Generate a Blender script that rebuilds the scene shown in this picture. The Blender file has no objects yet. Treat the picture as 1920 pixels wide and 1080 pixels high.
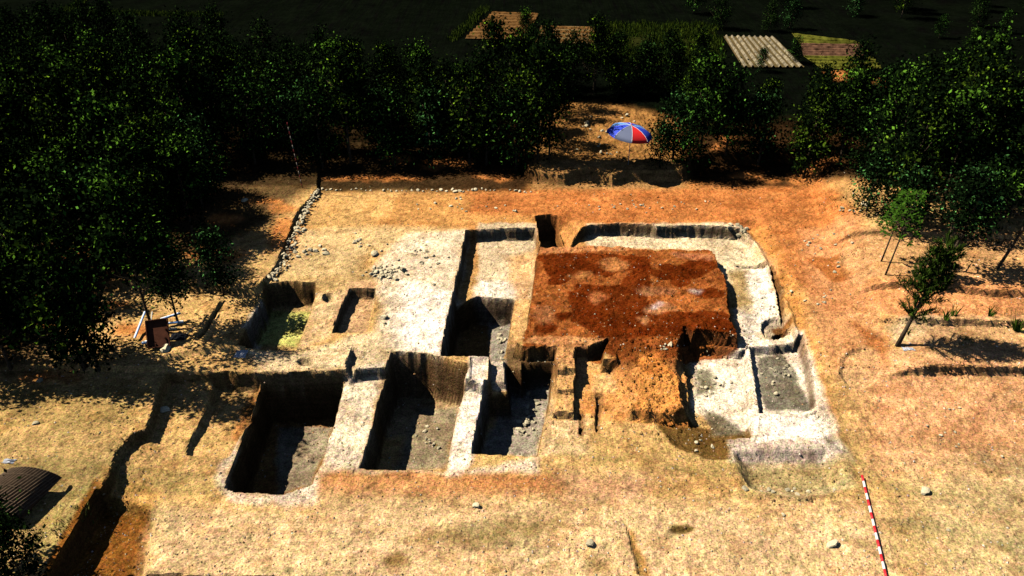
import bpy, bmesh, math, random
import numpy as np
from mathutils import Vector, Matrix
random.seed(11); rng = np.random.default_rng(11)
SC = bpy.context.scene
COL = SC.collection
# ------------------------------------------------------------------ camera, sky, sun
CAMH, PITCH, FPX = 14.6, math.radians(32.0), 1500.0
cd = bpy.data.cameras.new('camera'); cam = bpy.data.objects.new('camera', cd); COL.objects.link(cam)
cam.location = (0, 0, CAMH); cam.rotation_euler = (math.radians(90) - PITCH, 0, 0)
cd.sensor_width = 36; cd.lens = 36 * FPX / 1920; cd.clip_start = .1; cd.clip_end = 2500
SC.camera = cam
SUN_EL, SUN_AZ = math.radians(50), math.radians(11)       # sun stands to the left, a little beyond the dig
SV = Vector((-math.cos(SUN_AZ) * math.cos(SUN_EL), math.sin(SUN_AZ) * math.cos(SUN_EL), math.sin(SUN_EL)))
w = bpy.data.worlds.new('World'); SC.world = w; w.use_nodes = True
nt = w.node_tree; nt.nodes.clear()
sky = nt.nodes.new('ShaderNodeTexSky'); sky.sky_type = 'NISHITA'; sky.sun_disc = False
sky.sun_elevation = SUN_EL; sky.sun_rotation = math.atan2(SV.x, SV.y)
sky.altitude = 1800; sky.air_density = .55; sky.dust_density = .1
bg = nt.nodes.new('ShaderNodeBackground'); bg.inputs['Strength'].default_value = .05
wo = nt.nodes.new('ShaderNodeOutputWorld')
nt.links.new(sky.outputs[0], bg.inputs[0]); nt.links.new(bg.outputs[0], wo.inputs[0])
sl = bpy.data.lights.new('sun', 'SUN'); sl.energy = 5.0; sl.angle = math.radians(.5); sl.color = (1, .93, .80)
so = bpy.data.objects.new('sun', sl); COL.objects.link(so); so.location = (-30, 5, 40)
so.rotation_euler = (-SV).to_track_quat('-Z', 'Y').to_euler()
vs = SC.view_settings; vs.view_transform = 'Standard'; vs.look = 'None'; vs.gamma = 1; vs.use_curve_mapping = False
vs.exposure = .70
SC.render.engine = 'CYCLES'
SC.cycles.max_bounces = 4; SC.cycles.diffuse_bounces = 0

# ------------------------------------------------------------------ helpers
CP, SP = math.cos(PITCH), math.sin(PITCH)
def W(px, py, z=0.0):
    u = (px - 960) / FPX; v = (540 - py) / FPX
    dx, dy, dz = u, CP + v * SP, -SP + v * CP
    t = (z - CAMH) / dz
    return (dx * t, dy * t, z)
def poly(pts, z):
    return np.array([W(p[0], p[1], p[2] if len(p) > 2 else z)[:2] for p in pts])
_T = rng.random((256, 256))
def vnoise(x, y):
    xi = np.floor(x).astype(np.int64); yi = np.floor(y).astype(np.int64)
    fx = x - xi; fy = y - yi
    fx = fx * fx * (3 - 2 * fx); fy = fy * fy * (3 - 2 * fy)
    a = _T[xi & 255, yi & 255]; b = _T[(xi + 1) & 255, yi & 255]
    c = _T[xi & 255, (yi + 1) & 255]; d = _T[(xi + 1) & 255, (yi + 1) & 255]
    return (a * (1 - fx) + b * fx) * (1 - fy) + (c * (1 - fx) + d * fx) * fy
def fbm(x, y, o=3, g=.5, s=0.0):
    r = 0; a = 1; t = 0
    for i in range(o):
        r = r + a * (vnoise(x * 2**i + 17.3 * i + s, y * 2**i + 31.7 * i + s * 1.7) - .5) * 2; t += a; a *= g
    return r / t
def sstep(t):
    t = np.clip(t, 0, 1); return t * t * (3 - 2 * t)
def sdf(P, X, Y):
    """signed distance, positive inside"""
    d = np.full(X.shape, 1e9); ins = np.zeros(X.shape, bool)
    n = len(P)
    for i in range(n):
        ax, ay = P[i]; bx, by = P[(i + 1) % n]
        ex, ey = bx - ax, by - ay
        t = np.clip(((X - ax) * ex + (Y - ay) * ey) / (ex * ex + ey * ey + 1e-12), 0, 1)
        d = np.minimum(d, (X - ax - t * ex)**2 + (Y - ay - t * ey)**2)
        if ay != by:
            c = ((ay > Y) != (by > Y)) & (X < (bx - ax) * (Y - ay) / (by - ay) + ax)
            ins ^= c
    d = np.sqrt(d); return np.where(ins, d, -d)
def tag(o, label=None, cat=None, group=None, kind=None):
    if label: o['label'] = label
    if cat: o['category'] = cat
    if group: o['group'] = group
    if kind: o['kind'] = kind
    return o
def ob(name, mesh, parent=None, loc=None, rot=None, scale=None):
    o = bpy.data.objects.new(name, mesh); COL.objects.link(o)
    if parent is not None: o.parent = parent
    if loc is not None: o.location = loc
    if rot is not None: o.rotation_euler = rot
    if scale is not None: o.scale = scale
    return o
def empty(name, loc, rotz=0):
    o = ob(name, None, None, loc, (0, 0, rotz)); o.empty_display_size = .2; return o
def mesh(name, V, F, mat=None, smooth=False, cols=None):
    m = bpy.data.meshes.new(name); V = np.asarray(V, dtype=np.float32); F = np.asarray(F, dtype=np.int32)
    k = F.shape[1]
    m.vertices.add(len(V)); m.vertices.foreach_set('co', V.ravel())
    m.loops.add(F.size); m.loops.foreach_set('vertex_index', F.ravel())
    m.polygons.add(len(F)); m.polygons.foreach_set('loop_start', np.arange(0, F.size, k, dtype=np.int32))
    m.polygons.foreach_set('use_smooth', np.full(len(F), smooth))
    m.update(calc_edges=True)
    if cols is not None:
        a = m.color_attributes.new('tint', 'FLOAT_COLOR', 'POINT')
        c = np.ones((len(V), 4), dtype=np.float32); c[:, :3] = cols
        a.data.foreach_set('color', c.ravel())
    if mat: m.materials.append(mat)
    return m
def bmmesh(name, bm, mat, smooth=False):
    for f in bm.faces: f.smooth = smooth
    m = bpy.data.meshes.new(name); bm.to_mesh(m); bm.free()
    if mat: m.materials.append(mat)
    return m
def box_bm(bm, sx, sy, sz, M=Matrix(), bev=0):
    r = bmesh.ops.create_cube(bm, size=1, matrix=M @ Matrix.Diagonal((sx, sy, sz, 1)))
    if bev: bmesh.ops.bevel(bm, geom=list({e for v in r['verts'] for e in v.link_edges}), offset=bev, segments=1, affect='EDGES')
def tube(bm, pts, rad, seg=7, cap=True):
    rings = []
    for i, p in enumerate(pts):
        p = Vector(p); a = Vector(pts[max(i - 1, 0)]); b = Vector(pts[min(i + 1, len(pts) - 1)])
        d = (b - a).normalized(); q = d.orthogonal().normalized(); s = d.cross(q)
        r = rad[i] if hasattr(rad, '__len__') else rad
        rings.append([bm.verts.new(p + (q * math.cos(t) + s * math.sin(t)) * r) for t in [2 * math.pi * k / seg for k in range(seg)]])
    for i in range(len(rings) - 1):
        for k in range(seg):
            bm.faces.new((rings[i][k], rings[i][(k + 1) % seg], rings[i + 1][(k + 1) % seg], rings[i + 1][k]))
    if cap:
        bm.faces.new(rings[0][::-1]); bm.faces.new(rings[-1])
# ------------------------------------------------------------------ materials
def newmat(name, rough=.9, spec=.1):
    m = bpy.data.materials.new(name); m.use_nodes = True; n = m.node_tree
    b = n.nodes['Principled BSDF']; b.inputs['Roughness'].default_value = rough
    b.inputs['Specular IOR Level'].default_value = spec
    return m, n, b
def noisenode(n, scale, detail=3, rough=.6, coord=None):
    t = n.nodes.new('ShaderNodeTexNoise'); t.inputs['Scale'].default_value = scale
    t.inputs['Detail'].default_value = detail; t.inputs['Roughness'].default_value = rough
    if coord is None:
        tc = n.nodes.new('ShaderNodeTexCoord'); coord = tc.outputs['Object']
    n.links.new(coord, t.inputs['Vector']); return t
def simple(name, col, var=.25, scale=12, rough=.8, spec=.15, bump=.2, bscale=30):
    m, n, b = newmat(name, rough, spec)
    t = noisenode(n, scale)
    r = n.nodes.new('ShaderNodeMapRange'); r.inputs['From Min'].default_value = .3; r.inputs['From Max'].default_value = .7
    r.inputs['To Min'].default_value = 1 - var; r.inputs['To Max'].default_value = 1 + var
    n.links.new(t.outputs['Fac'], r.inputs['Value'])
    mu = n.nodes.new('ShaderNodeVectorMath'); mu.operation = 'SCALE'; mu.inputs[0].default_value = col
    n.links.new(r.outputs[0], mu.inputs['Scale']); n.links.new(mu.outputs[0], b.inputs['Base Color'])
    if bump:
        t2 = noisenode(n, bscale); bp = n.nodes.new('ShaderNodeBump'); bp.inputs['Strength'].default_value = bump; bp.inputs['Distance'].default_value = .02
        n.links.new(t2.outputs['Fac'], bp.inputs['Height']); n.links.new(bp.outputs[0], b.inputs['Normal'])
    return m
def soil_mat():
    m, n, b = newmat('soil', 1, 0)
    at = n.nodes.new('ShaderNodeAttribute'); at.attribute_name = 'tint'
    tc = n.nodes.new('ShaderNodeTexCoord')
    # grit: clods and crumbs of lighter and darker earth
    def ranged(src, a, bb, lo, hi):
        r = n.nodes.new('ShaderNodeMapRange'); r.inputs['From Min'].default_value = a; r.inputs['From Max'].default_value = bb
        r.inputs['To Min'].default_value = lo; r.inputs['To Max'].default_value = hi; r.clamp = True
        n.links.new(src, r.inputs['Value']); return r.outputs[0]
    n1 = noisenode(n, 21, 3, .75, tc.outputs['Object']); n2 = noisenode(n, 3.1, 4, .65, tc.outputs['Object'])
    n3 = noisenode(n, 13, 2, .6, tc.outputs['Object'])
    g = ranged(n1.outputs['Fac'], .36, .64, .46, 1.44); g2 = ranged(n2.outputs['Fac'], .3, .7, .70, 1.24)
    mp_ = n.nodes.new('ShaderNodeMapping'); mp_.inputs['Scale'].default_value = (.5, .5, 7); n.links.new(tc.outputs['Object'], mp_.inputs['Vector'])
    n4 = noisenode(n, 1.3, 3, .6, mp_.outputs[0]); g4 = ranged(n4.outputs['Fac'], .35, .65, .78, 1.18)      # soil layers seen in the cut faces
    mu0 = n.nodes.new('ShaderNodeMath'); mu0.operation = 'MULTIPLY'; n.links.new(g, mu0.inputs[0]); n.links.new(g4, mu0.inputs[1]); g = mu0.outputs[0]
    mu = n.nodes.new('ShaderNodeMath'); mu.operation = 'MULTIPLY'; n.links.new(g, mu.inputs[0]); n.links.new(g2, mu.inputs[1])
    sc = n.nodes.new('ShaderNodeVectorMath'); sc.operation = 'SCALE'; n.links.new(at.outputs['Color'], sc.inputs[0]); n.links.new(mu.outputs[0], sc.inputs['Scale'])
    # hue drift between pinkish and yellowish crumbs
    hue = n.nodes.new('ShaderNodeMix'); hue.data_type = 'RGBA'
    hue.inputs['A'].default_value = (1.14, .88, .98, 1); hue.inputs['B'].default_value = (.99, 1.02, .82, 1)
    n.links.new(ranged(n3.outputs['Fac'], .36, .64, 0, 1), hue.inputs['Factor'])
    m2 = n.nodes.new('ShaderNodeVectorMath'); m2.operation = 'MULTIPLY'; n.links.new(sc.outputs[0], m2.inputs[0]); n.links.new(hue.outputs['Result'], m2.inputs[1])
    n.links.new(m2.outputs[0], b.inputs['Base Color'])
    bp = n.nodes.new('ShaderNodeBump'); bp.inputs['Strength'].default_value = .85; bp.inputs['Distance'].default_value = .03
    n.links.new(n1.outputs['Fac'], bp.inputs['Height']); n.links.new(bp.outputs[0], b.inputs['Normal'])
    return m
SOIL = soil_mat()
def leaf_mat(name, spec=.2):
    m, n, b = newmat(name, .55, spec)
    at = n.nodes.new('ShaderNodeAttribute'); at.attribute_name = 'tint'
    n.links.new(at.outputs['Color'], b.inputs['Base Color']); return m
LEAF = leaf_mat('leaf', 0.0)
BARK = simple('bark', (.07, .05, .03), .4, 20)
STONE = simple('limestone', (.58, .49, .32), .3, 6, .9, .1, .5, 14)
STONEG = simple('grey_limestone', (.36, .31, .20), .35, 6, .9, .1, .5, 14)

# ------------------------------------------------------------------ terrain grid
STEP = .043
fx = np.arange(-23.5, 23.5, STEP); fy = np.arange(10.6, 33.5, STEP)
lx = -23.5 - np.cumsum(.15 * 1.14 ** np.arange(1, 48)); rx = -lx + STEP
xs = np.concatenate([lx[::-1], fx, rx])
ys = np.concatenate([(10.6 - np.cumsum(.15 * 1.14 ** np.arange(1, 30)))[::-1], fy, fy[-1] + np.cumsum(.12 * 1.035 ** np.arange(1, 50)),])
last = ys[-1]; ys = np.concatenate([ys, last + np.cumsum(.65 * 1.07 ** np.arange(1, 68))])
X, Y = np.meshgrid(xs, ys)
Hh = np.zeros_like(X)
warp = .05
WX = X + fbm(X * 2.2, Y * 2.2, 3) * warp * 1.4; WY = Y + fbm(X * 2.2, Y * 2.2, 3, s=50) * warp * 1.4
def local(P, mar):
    a, b = P.min(0) - mar, P.max(0) + mar
    i0, i1 = np.searchsorted(xs, [a[0], b[0]]); j0, j1 = np.searchsorted(ys, [a[1], b[1]])
    return slice(j0, j1 + 1), slice(i0, i1 + 1)
def mask(P, ramp, rough=1.0, inward=True):
    s = local(P, ramp + .5)
    x = X[s] + (WX[s] - X[s]) * rough; y = Y[s] + (WY[s] - Y[s]) * rough
    d = sdf(P, x, y)
    m = np.clip(d / ramp, 0, 1) if inward else sstep(d / ramp / 2 + .5)
    return s, m
PITMASK = []                                           # (name, mask array) faces to cut out as their own object
def dig(pts, zr, zf, ramp=.08, rough=.6, add=False, own=None, soft=False):
    P = poly(pts, zr); s, m = mask(P, ramp, rough)
    if soft: m = sstep(m)
    f = zf(X[s], Y[s]) if callable(zf) else zf
    if add: Hh[s] += f * m
    else: Hh[s] = Hh[s] * (1 - m) + f * m
    if own:
        full = np.zeros(X.shape, bool); full[s] = m > 0; PITMASK.append((own, full))
def ell(cx, cy, rx_, ry_, n=16, ph=0):
    return [(cx + rx_ * math.cos(2 * math.pi * k / n + ph), cy + ry_ * math.sin(2 * math.pi * k / n + ph)) for k in range(n)]

# general fall of the ground towards the viewer
blE = sstep((X + 1.2) / 1.8)
HE = -.5 * sstep((20.8 - Y) / 5.2)
Hh = HE * blE + 0
def zL(x, y):
    e = -.5 * sstep((20.8 - y) / 5.2); b = sstep((x + 1.2) / 1.8)
    wv = -.40 - .12 * sstep((19 - y) / 4)
    c = W(232, 850, -.2)
    bump_ = .24 * np.exp(-(((x - c[0]) / .9)**2 + ((y - c[1]) / .9)**2))
    return (wv + bump_) * (1 - b) + e * b
LP = [(312, 699), (400, 697), (480, 698), (560, 696), (650, 694), (700, 690), (737, 688), (800, 700), (880, 711), (915, 713), (1100, 713), (1100, 1300, -.4), (60, 1300),
      (100, 1085), (125, 1045), (160, 975), (183, 932), (192, 905), (205, 885), (215, 850), (250, 812), (272, 806), (285, 770), (297, 730)]
dig(LP, 0, zL, .07, rough=.5)
# west wood terraces
dig([(-200, 528), (330, 532), (480, 545), (520, 500), (560, 400), (600, 352), (600, 200), (-900, 200)], .2, lambda x, y: .2 + 0 * x, .12)
dig([(-400, 688), (60, 690), (190, 692), (312, 694), (312, 670), (480, 645), (440, 560), (-400, 560)], .12, .13, .15)
# wood north of the dig
dig([(-1500, 250), (300, 240), (800, 250), (960, 262), (985, 320), (1020, 326), (1060, 330), (1100, 318), (1150, 331), (1180, 322), (1285, 322), (1296, 312), (1330, 292), (1560, 285), (1800, 100), (2600, 200), (2600, -120), (-1500, -120)], .5, .5, .25, soft=True)
# eastern terraces: steep fronts, running out into the stripped ground on their west side
_wl = poly([(1640, 694), (1625, 600), (1575, 530), (1540, 440), (1515, 352)], .1); _o = np.argsort(_wl[:, 1])
def terrace(pts, z):
    P = poly(pts, z); s, m = mask(P, .07, .7); u = sstep((X[s] - np.interp(Y[s], _wl[_o, 1], _wl[_o, 0])) / 1.7) * m
    Hh[s] = Hh[s] * (1 - u) + z * u
terrace([(1550, 694), (1662, 692), (1700, 690), (1760, 686), (1850, 688), (2300, 692), (2600, 300), (1450, 300)], .14)
terrace([(1550, 586), (1668, 590), (1700, 597), (1745, 600), (1850, 603), (2300, 612), (2600, 300), (1450, 300)], .36)
terrace([(1500, 524), (1612, 525), (1660, 528), (1750, 532), (1850, 545), (2300, 560), (2600, 300), (1450, 300)], .60)
terrace([(1450, 428), (1602, 432), (1700, 438), (1850, 440), (2300, 450), (2600, 250), (1450, 250)], .76)
# cuttings beside the western scarp
dig([(400, 716), (430, 712), (488, 718), (470, 780), (425, 850), (345, 847), (352, 822), (372, 790)], -.35, -.68, .10)
dig([(185, 935), (230, 930), (292, 955), (280, 1010), (264, 1085), (262, 1300), (60, 1300), (100, 1085), (140, 1020)], -.35, -.72, .12, rough=.6)
dig([(268, 1073), (400, 1076), (620, 1082), (620, 1300), (262, 1300)], -.5, -.8, .10)
# green pit, slim pit and small holes
dig([(498, 532), (540, 527), (592, 530), (590, 556), (580, 592), (566, 625), (555, 656), (500, 656), (441, 650), (462, 610), (484, 566)], 0, -.95, .13, own='green', rough=.3)
dig([(655, 541), (705, 540), (706, 552), (697, 580), (686, 622), (655, 624), (622, 624), (636, 585)], 0, -.40, .08, own='slim')
dig(ell(617, 558, 14, 9), 0, -.22, .12)
dig(ell(573, 678, 19, 9), 0, -.16, .14)
dig([(650, 700), (646, 680), (660, 650), (676, 656), (690, 662), (668, 690), (664, 700)], 0, -.25, .12)
dig(ell(672, 716, 20, 6), -.33, -.45, .10)
# lowered floor round the red platform
dig([(873, 431), (940, 428), (1003, 427), (1012, 455), (1062, 452), (1070, 436), (1104, 421), (1160, 418), (1222, 420), (1232, 424), (1300, 422), (1388, 426),
     (1420, 450), (1452, 500), (1478, 560), (1505, 640), (1540, 720), (1560, 790), (1440, 790), (1300, 800), (1180, 775), (1100, 775), (1040, 775), (1000, 760), (915, 720), (918, 668), (826, 668), (836, 610), (850, 545), (862, 490)], 0,
    lambda x, y: -.52 - .06 * sstep((20.5 - y) / 4), .10, own='floor')
# the broad eroded slope on its east side
P_ = poly([(1388, 420), (1416, 420), (1452, 470), (1492, 560), (1520, 640), (1556, 730), (1590, 868), (1540, 868), (1500, 640), (1452, 520), (1405, 440)], -.1)
s, m = mask(P_, .35, 1, False); Hh[s] = Hh[s] * (1 - m) + m * (-.27 - .12 * sstep((20 - Y[s]) / 5) + .06 * fbm(X[s] * 3, Y[s] * 3, 3))
# deep hole in the north edge
dig([(1030, 403), (1062, 406), (1090, 422), (1090, 450), (1072, 460), (1030, 460)], 0, -.75, .6)
dig([(1004, 406), (1020, 402), (1046, 404), (1056, 430), (1058, 455), (1048, 461), (1016, 462), (1008, 440)], 0, -1.3, .12, rough=1.2, own='hole')
# bench strips on the east floor
dig([(1440, 508), (1447, 508), (1462, 550), (1471, 605), (1464, 606), (1456, 560)], -.5, -.75, .05, rough=.4)
dig([(1380, 500), (1445, 508), (1425, 498), (1385, 496)], -.5, -.62, .05)
dig(ell(1450, 615, 24, 22), -.5, -.68, .10)
dig(ell(1463, 631, 15, 7), -.65, -1.05, .06, rough=.3)
# platform block standing in the lowered floor
pz = lambda x, y: .0 + .06 * fbm(x * 1.3, y * 1.3, 3) + .05 * fbm(x * 5, y * 5, 3, .6)
dig([(1008, 463), (1060, 461), (1180, 461), (1232, 469), (1262, 465), (1330, 465), (1345, 480), (1350, 500), (1362, 514), (1368, 560), (1376, 600), (1387, 628),
     (1345, 622), (1306, 618), (1296, 628), (1284, 612), (1276, 640), (1262, 662), (1228, 668), (1190, 672), (1150, 664), (1132, 650), (1137, 634), (1104, 652), (1082, 652), (1080, 700), (1041, 702), (1040, 652), (978, 652), (965, 645), (976, 630), (996, 560), (1002, 500)], 0, pz, .07, rough=1.5, own='platform')
# red earth running down off the platform, and the lumpy orange block
dig([(1130, 640), (1190, 650), (1290, 640), (1282, 690), (1276, 740), (1180, 760), (1170, 720), (1150, 690)], -.1, lambda x, y: -.08 - .42 * sstep((20.1 - y) / 1.9), .3, soft=True)
dig([(1192, 672), (1222, 664), (1248, 684), (1274, 706), (1286, 745), (1291, 778), (1240, 780), (1184, 774), (1172, 764), (1196, 738), (1182, 706)], -.3,
    lambda x, y: -.20 - .06 * sstep((17.6 - y) / 1.2) + .11 * fbm(x * 3.4, y * 3.4, 4, .6), .13, rough=1.6)
# stepped column at the platform's foot
dig([(1041, 702), (1080, 700), (1079, 736), (1038, 738)], -.18, -.2, .06, rough=.5)
dig([(1039, 738, -.35), (1080, 736, -.35), (1079, 776, -.35), (1036, 772, -.35)], -.35, -.33, .05, rough=.4)
dig([(1130, 652), (1158, 654), (1162, 676), (1128, 674)], -.05, -.06, .05, rough=.5)
# grooves leading off the front
dig([(1085, 772), (1095, 772), (1093, 818), (1085, 816)], -.5, -.62, .05, rough=.5)
dig([(1118, 740), (1128, 740), (1126, 790), (1120, 818), (1114, 800)], -.5, -.68, .05, rough=.5)
# eastern front floors
dig([(1292, 624, 0), (1345, 624, 0), (1389, 631, 0), (1400, 655), (1408, 790), (1412, 826), (1330, 830), (1290, 800), (1292, 740), (1280, 690), (1284, 640, 0)], -.55, lambda x, y: -.82 + .25 * sstep((17.6 - y) / 1.8), .10, rough=1.2)
dig([(1405, 650), (1460, 646), (1503, 642), (1516, 690), (1528, 770), (1500, 774), (1424, 770), (1416, 715)], -.5, -.80, .09, own='side')
# wet hollow in front, the pale bench and the slumped edge below it
dig([(1215, 782), (1290, 785), (1365, 828), (1368, 868), (1320, 866), (1260, 838)], -.55, -.66, .35, soft=True)
dig([(1362, 832), (1415, 826), (1420, 776), (1530, 776), (1562, 800), (1590, 868), (1380, 870)], -.5, lambda x, y: -.5 + .0 * x, .06)
_yb = W(1450, 834, -.5)[1]; _yc = W(1450, 864, -.78)[1]; _ye = W(1450, 945, -.5)[1]; _yd = W(1450, 905, -.7)[1]
dig([(1364, 836), (1562, 829), (1582, 862), (1604, 925), (1560, 950), (1430, 955), (1384, 915), (1374, 870)], -.55,
    lambda x, y: -.5 - .34 * sstep((_yb - y) / (_yb - _yc)) * sstep((y - _ye) / (_yd - _ye)), .6, rough=1.2, soft=True)
dig([(1382, 888), (1420, 915), (1480, 932), (1590, 915), (1600, 930), (1500, 955), (1410, 945)], -.6, .14, .3, add=True, soft=True)
# deep pits
dig([(896, 556, -.52), (930, 559, -.52), (966, 561, -.52), (958, 610, -.52), (946, 668, -.52), (926, 672, -.3), (826, 664, 0), (836, 610, 0), (850, 552, 0)], -.3, -1.6, .14, own='deep', rough=.35)
# baulk between deep pit and the southern pits
dig([(880, 672), (918, 672), (917, 722), (900, 722), (880, 712)], -.05, -.08, .08)
dig([(918, 676), (950, 676), (950, 722), (918, 722)], -.4, -.36, .08)
# southern pits
dig([(490, 721), (560, 716), (644, 716), (640, 742), (626, 792), (604, 855), (583, 902), (530, 921), (440, 917), (421, 908), (423, 893), (450, 828)], -.4, lambda x, y: -1.86 + .05 * fbm(x * 2, y * 2, 2), .14, own='one', rough=.35)
dig([(734, 658, 0), (800, 663, 0), (840, 673, 0), (880, 686, -.05), (876, 700, -.1), (856, 768, -.3), (846, 820, -.35), (836, 877, -.4), (760, 878, -.45), (674, 876, -.45), (690, 820, -.4), (712, 740, -.35), (724, 700, -.2)], -.3,
    lambda x, y: -1.62 + .06 * fbm(x * 2.5, y * 2.5, 3), .14, own='two', rough=.3)
P_ = poly([(737, 660, 0), (800, 664, 0), (828, 668, 0), (882, 684, 0), (880, 706, 0), (737, 700, 0)], 0)     # ledge half way down its back wall
s, m = mask(P_, .06, .6); Hh[s] = np.maximum(Hh[s], np.where(m > 0, -.75 * m - 2.5 * (1 - m), -9)) if False else Hh[s]
dig([(948, 672, -.3), (978, 670, 0), (979, 655, 0), (1041, 655, 0), (1036, 700, -.2), (1032, 740, -.4), (1018, 800, -.45), (1008, 853, -.45), (950, 851, -.45), (883, 846, -.45), (893, 800, -.42), (908, 724, -.3), (950, 724, -.3)], -.3,
    lambda x, y: -1.50 + .06 * fbm(x * 3, y * 3, 3), .13, own='three', rough=.35)
# shallow marks in the open ground
dig(ell(1612, 695, 42, 34), -.25, -.09, .12, add=True)
dig(ell(1275, 995, 26, 9), -.5, -.10, .15, add=True)
dig([(1170, 985), (1182, 990), (1206, 1035), (1218, 1080), (1196, 1080), (1184, 1035)], -.5, -.07, .08, add=True)
dig(ell(1120, 1060, 28, 14), -.5, -.10, .3, add=True)
dig([(0, 782), (250, 800), (250, 812), (120, 800), (0, 796)], 0, -.06, .2, add=True)
# grove: short line grooves in western terrace
dig([(418, 560), (424, 562), (396, 612), (378, 640), (368, 636), (392, 600)], .05, -.20, .06, add=True, rough=.6)
dig([(420, 545), (500, 548), (495, 560), (460, 612), (445, 648), (380, 640), (400, 600)], .13, .0, .10)
# trodden, crumbly relief
nz = (.030 * fbm(X * .8, Y * .8, 3) + .020 * fbm(X * 4, Y * 4, 3, .6, 9) + .013 * (vnoise(X * 11, Y * 11) - .5) * 2)
lump = np.clip(fbm(X * 7 + 5, Y * 7, 2) - .22, 0, 1) * .05
far = sstep((Y - 34) / 5)
Hh += (nz + lump) * (1 - .3 * far)
P_ = poly([(1000, 215), (1085, 190), (1130, 190), (1250, 215), (1290, 240), (1280, 320), (1000, 325), (985, 260)], .5); s, m = mask(P_, .5, 1); Hh[s] += m * (.13 * fbm(X[s] * 1.6, Y[s] * 1.6, 4, .6) + .05 * fbm(X[s] * 6, Y[s] * 6, 2))
# far land falls gently away behind the wood
Hh -= 0.0 * far
# ------------------------------------------------------------------ soil colours
def C(r, g, b): return np.array([r, g, b])
GOLD, ORANGE, RED, PALE, CREAM = C(.50, .335, .128), C(.45, .175, .046), C(.50, .17, .062), C(.60, .50, .30), C(.68, .62, .46)
GREY, BROWN, DARKB, OLIVE, BLACKG = C(.36, .34, .27), C(.22, .115, .035), C(.085, .055, .025), C(.26, .21, .08), C(.0022, .0036, .0018)
col = np.zeros(X.shape + (3,)); col[:] = GOLD
big = fbm(X * .35, Y * .35, 3, .55, 3)[..., None]; med = fbm(X * 1.6, Y * 1.6, 3, .6, 7)[..., None]
ne = sstep((X + 4) / 9)[..., None] * .0 + (sstep((Y - 22 + .35 * (-X)) / 9) * sstep((X + 7) / 8))[..., None]
col = col * (1 - ne) + ORANGE * ne
col = col * (1 + .10 * med + .07 * big) * (1 + np.array([.02, -.03, -.09]) * big)
def paint(pts, z, c, soft=.15, k=1.0, rough=2.0, nk=0.0, below=None):
    P = poly(pts, z); s, m = mask(P, soft, rough, False)
    if nk: m = np.clip(m * (1 - nk) + nk * m * (1 + 1.6 * fbm(X[s] * 2.3 + 3, Y[s] * 2.3, 3)), 0, 1)
    if below is not None: m = m * (Hh[s] < below)
    m = (m * k)[..., None]; col[s] = col[s] * (1 - m) + np.asarray(c) * (1 + .12 * med[s]) * m
# outer land: near-black crops; wood floor with tree shade painted into its soil
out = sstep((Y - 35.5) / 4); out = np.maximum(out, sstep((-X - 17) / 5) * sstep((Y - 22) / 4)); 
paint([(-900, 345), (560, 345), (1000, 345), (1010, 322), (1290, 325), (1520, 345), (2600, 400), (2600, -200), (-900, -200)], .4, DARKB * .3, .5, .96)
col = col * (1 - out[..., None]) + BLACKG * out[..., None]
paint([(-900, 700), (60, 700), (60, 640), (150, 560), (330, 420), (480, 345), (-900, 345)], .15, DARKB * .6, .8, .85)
for a in [(40, 735, 50, 35), (150, 400, 30, 15), (60, 660, 60, 25)]: paint(ell(*a), .1, DARKB, .5, .6)  # dark patches painted where tree crowns throw shade
# wood floor: painted tree shade, then orange soil patches standing for sunlight
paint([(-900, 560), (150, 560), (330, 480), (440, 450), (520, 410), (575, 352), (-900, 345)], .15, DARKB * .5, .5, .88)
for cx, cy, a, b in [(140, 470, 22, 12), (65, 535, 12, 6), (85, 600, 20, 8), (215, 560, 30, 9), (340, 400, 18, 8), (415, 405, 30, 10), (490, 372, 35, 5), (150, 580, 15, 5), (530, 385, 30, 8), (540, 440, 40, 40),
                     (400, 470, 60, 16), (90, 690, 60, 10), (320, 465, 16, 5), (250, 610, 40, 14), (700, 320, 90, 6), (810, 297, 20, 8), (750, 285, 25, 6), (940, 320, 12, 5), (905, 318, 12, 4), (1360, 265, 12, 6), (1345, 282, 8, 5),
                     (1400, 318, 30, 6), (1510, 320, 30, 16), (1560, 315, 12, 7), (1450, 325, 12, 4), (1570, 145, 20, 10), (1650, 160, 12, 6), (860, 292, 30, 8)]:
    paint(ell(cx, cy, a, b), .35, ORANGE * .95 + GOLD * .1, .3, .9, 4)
paint([(1000, 215), (1085, 190), (1130, 190), (1250, 215), (1290, 240), (1280, 300), (1290, 335), (1000, 335), (985, 260)], .5, C(.31, .165, .05), .5, .95, 5, .3)
paint([(1000, 300), (1290, 300), (1290, 338), (1000, 338)], .5, C(.34, .22, .09), .3, .5)
# the stripped area
paint([(595, 362), (1000, 362), (1530, 352), (1600, 430), (1540, 470), (1400, 420), (1000, 420), (700, 430), (560, 430)], 0, C(.52, .28, .088), .35, .85)
paint([(880, 362), (1530, 350), (1600, 430), (1640, 560), (1560, 600), (1480, 520), (1400, 430), (1100, 418), (1000, 405), (880, 400)], 0, ORANGE * np.array([1, .93, 1.0]), .4, .9, 2, .2)
paint([(600, 362), (750, 362), (700, 430), (560, 430)], 0, GOLD * 1.12, .3, .7)
paint([(560, 430), (700, 425), (873, 428), (860, 500), (700, 470), (640, 520), (540, 520)], 0, C(.62, .48, .24), .3, .8)
paint([(700, 500), (760, 440), (873, 430), (850, 545), (826, 665), (735, 662), (700, 640), (715, 580)], 0, CREAM * 1.0, .25, .85, 2.5, .15)
paint([(760, 530), (850, 545), (826, 660), (760, 650), (740, 600)], 0, C(.88, .85, .74), .4, .97)
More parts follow.
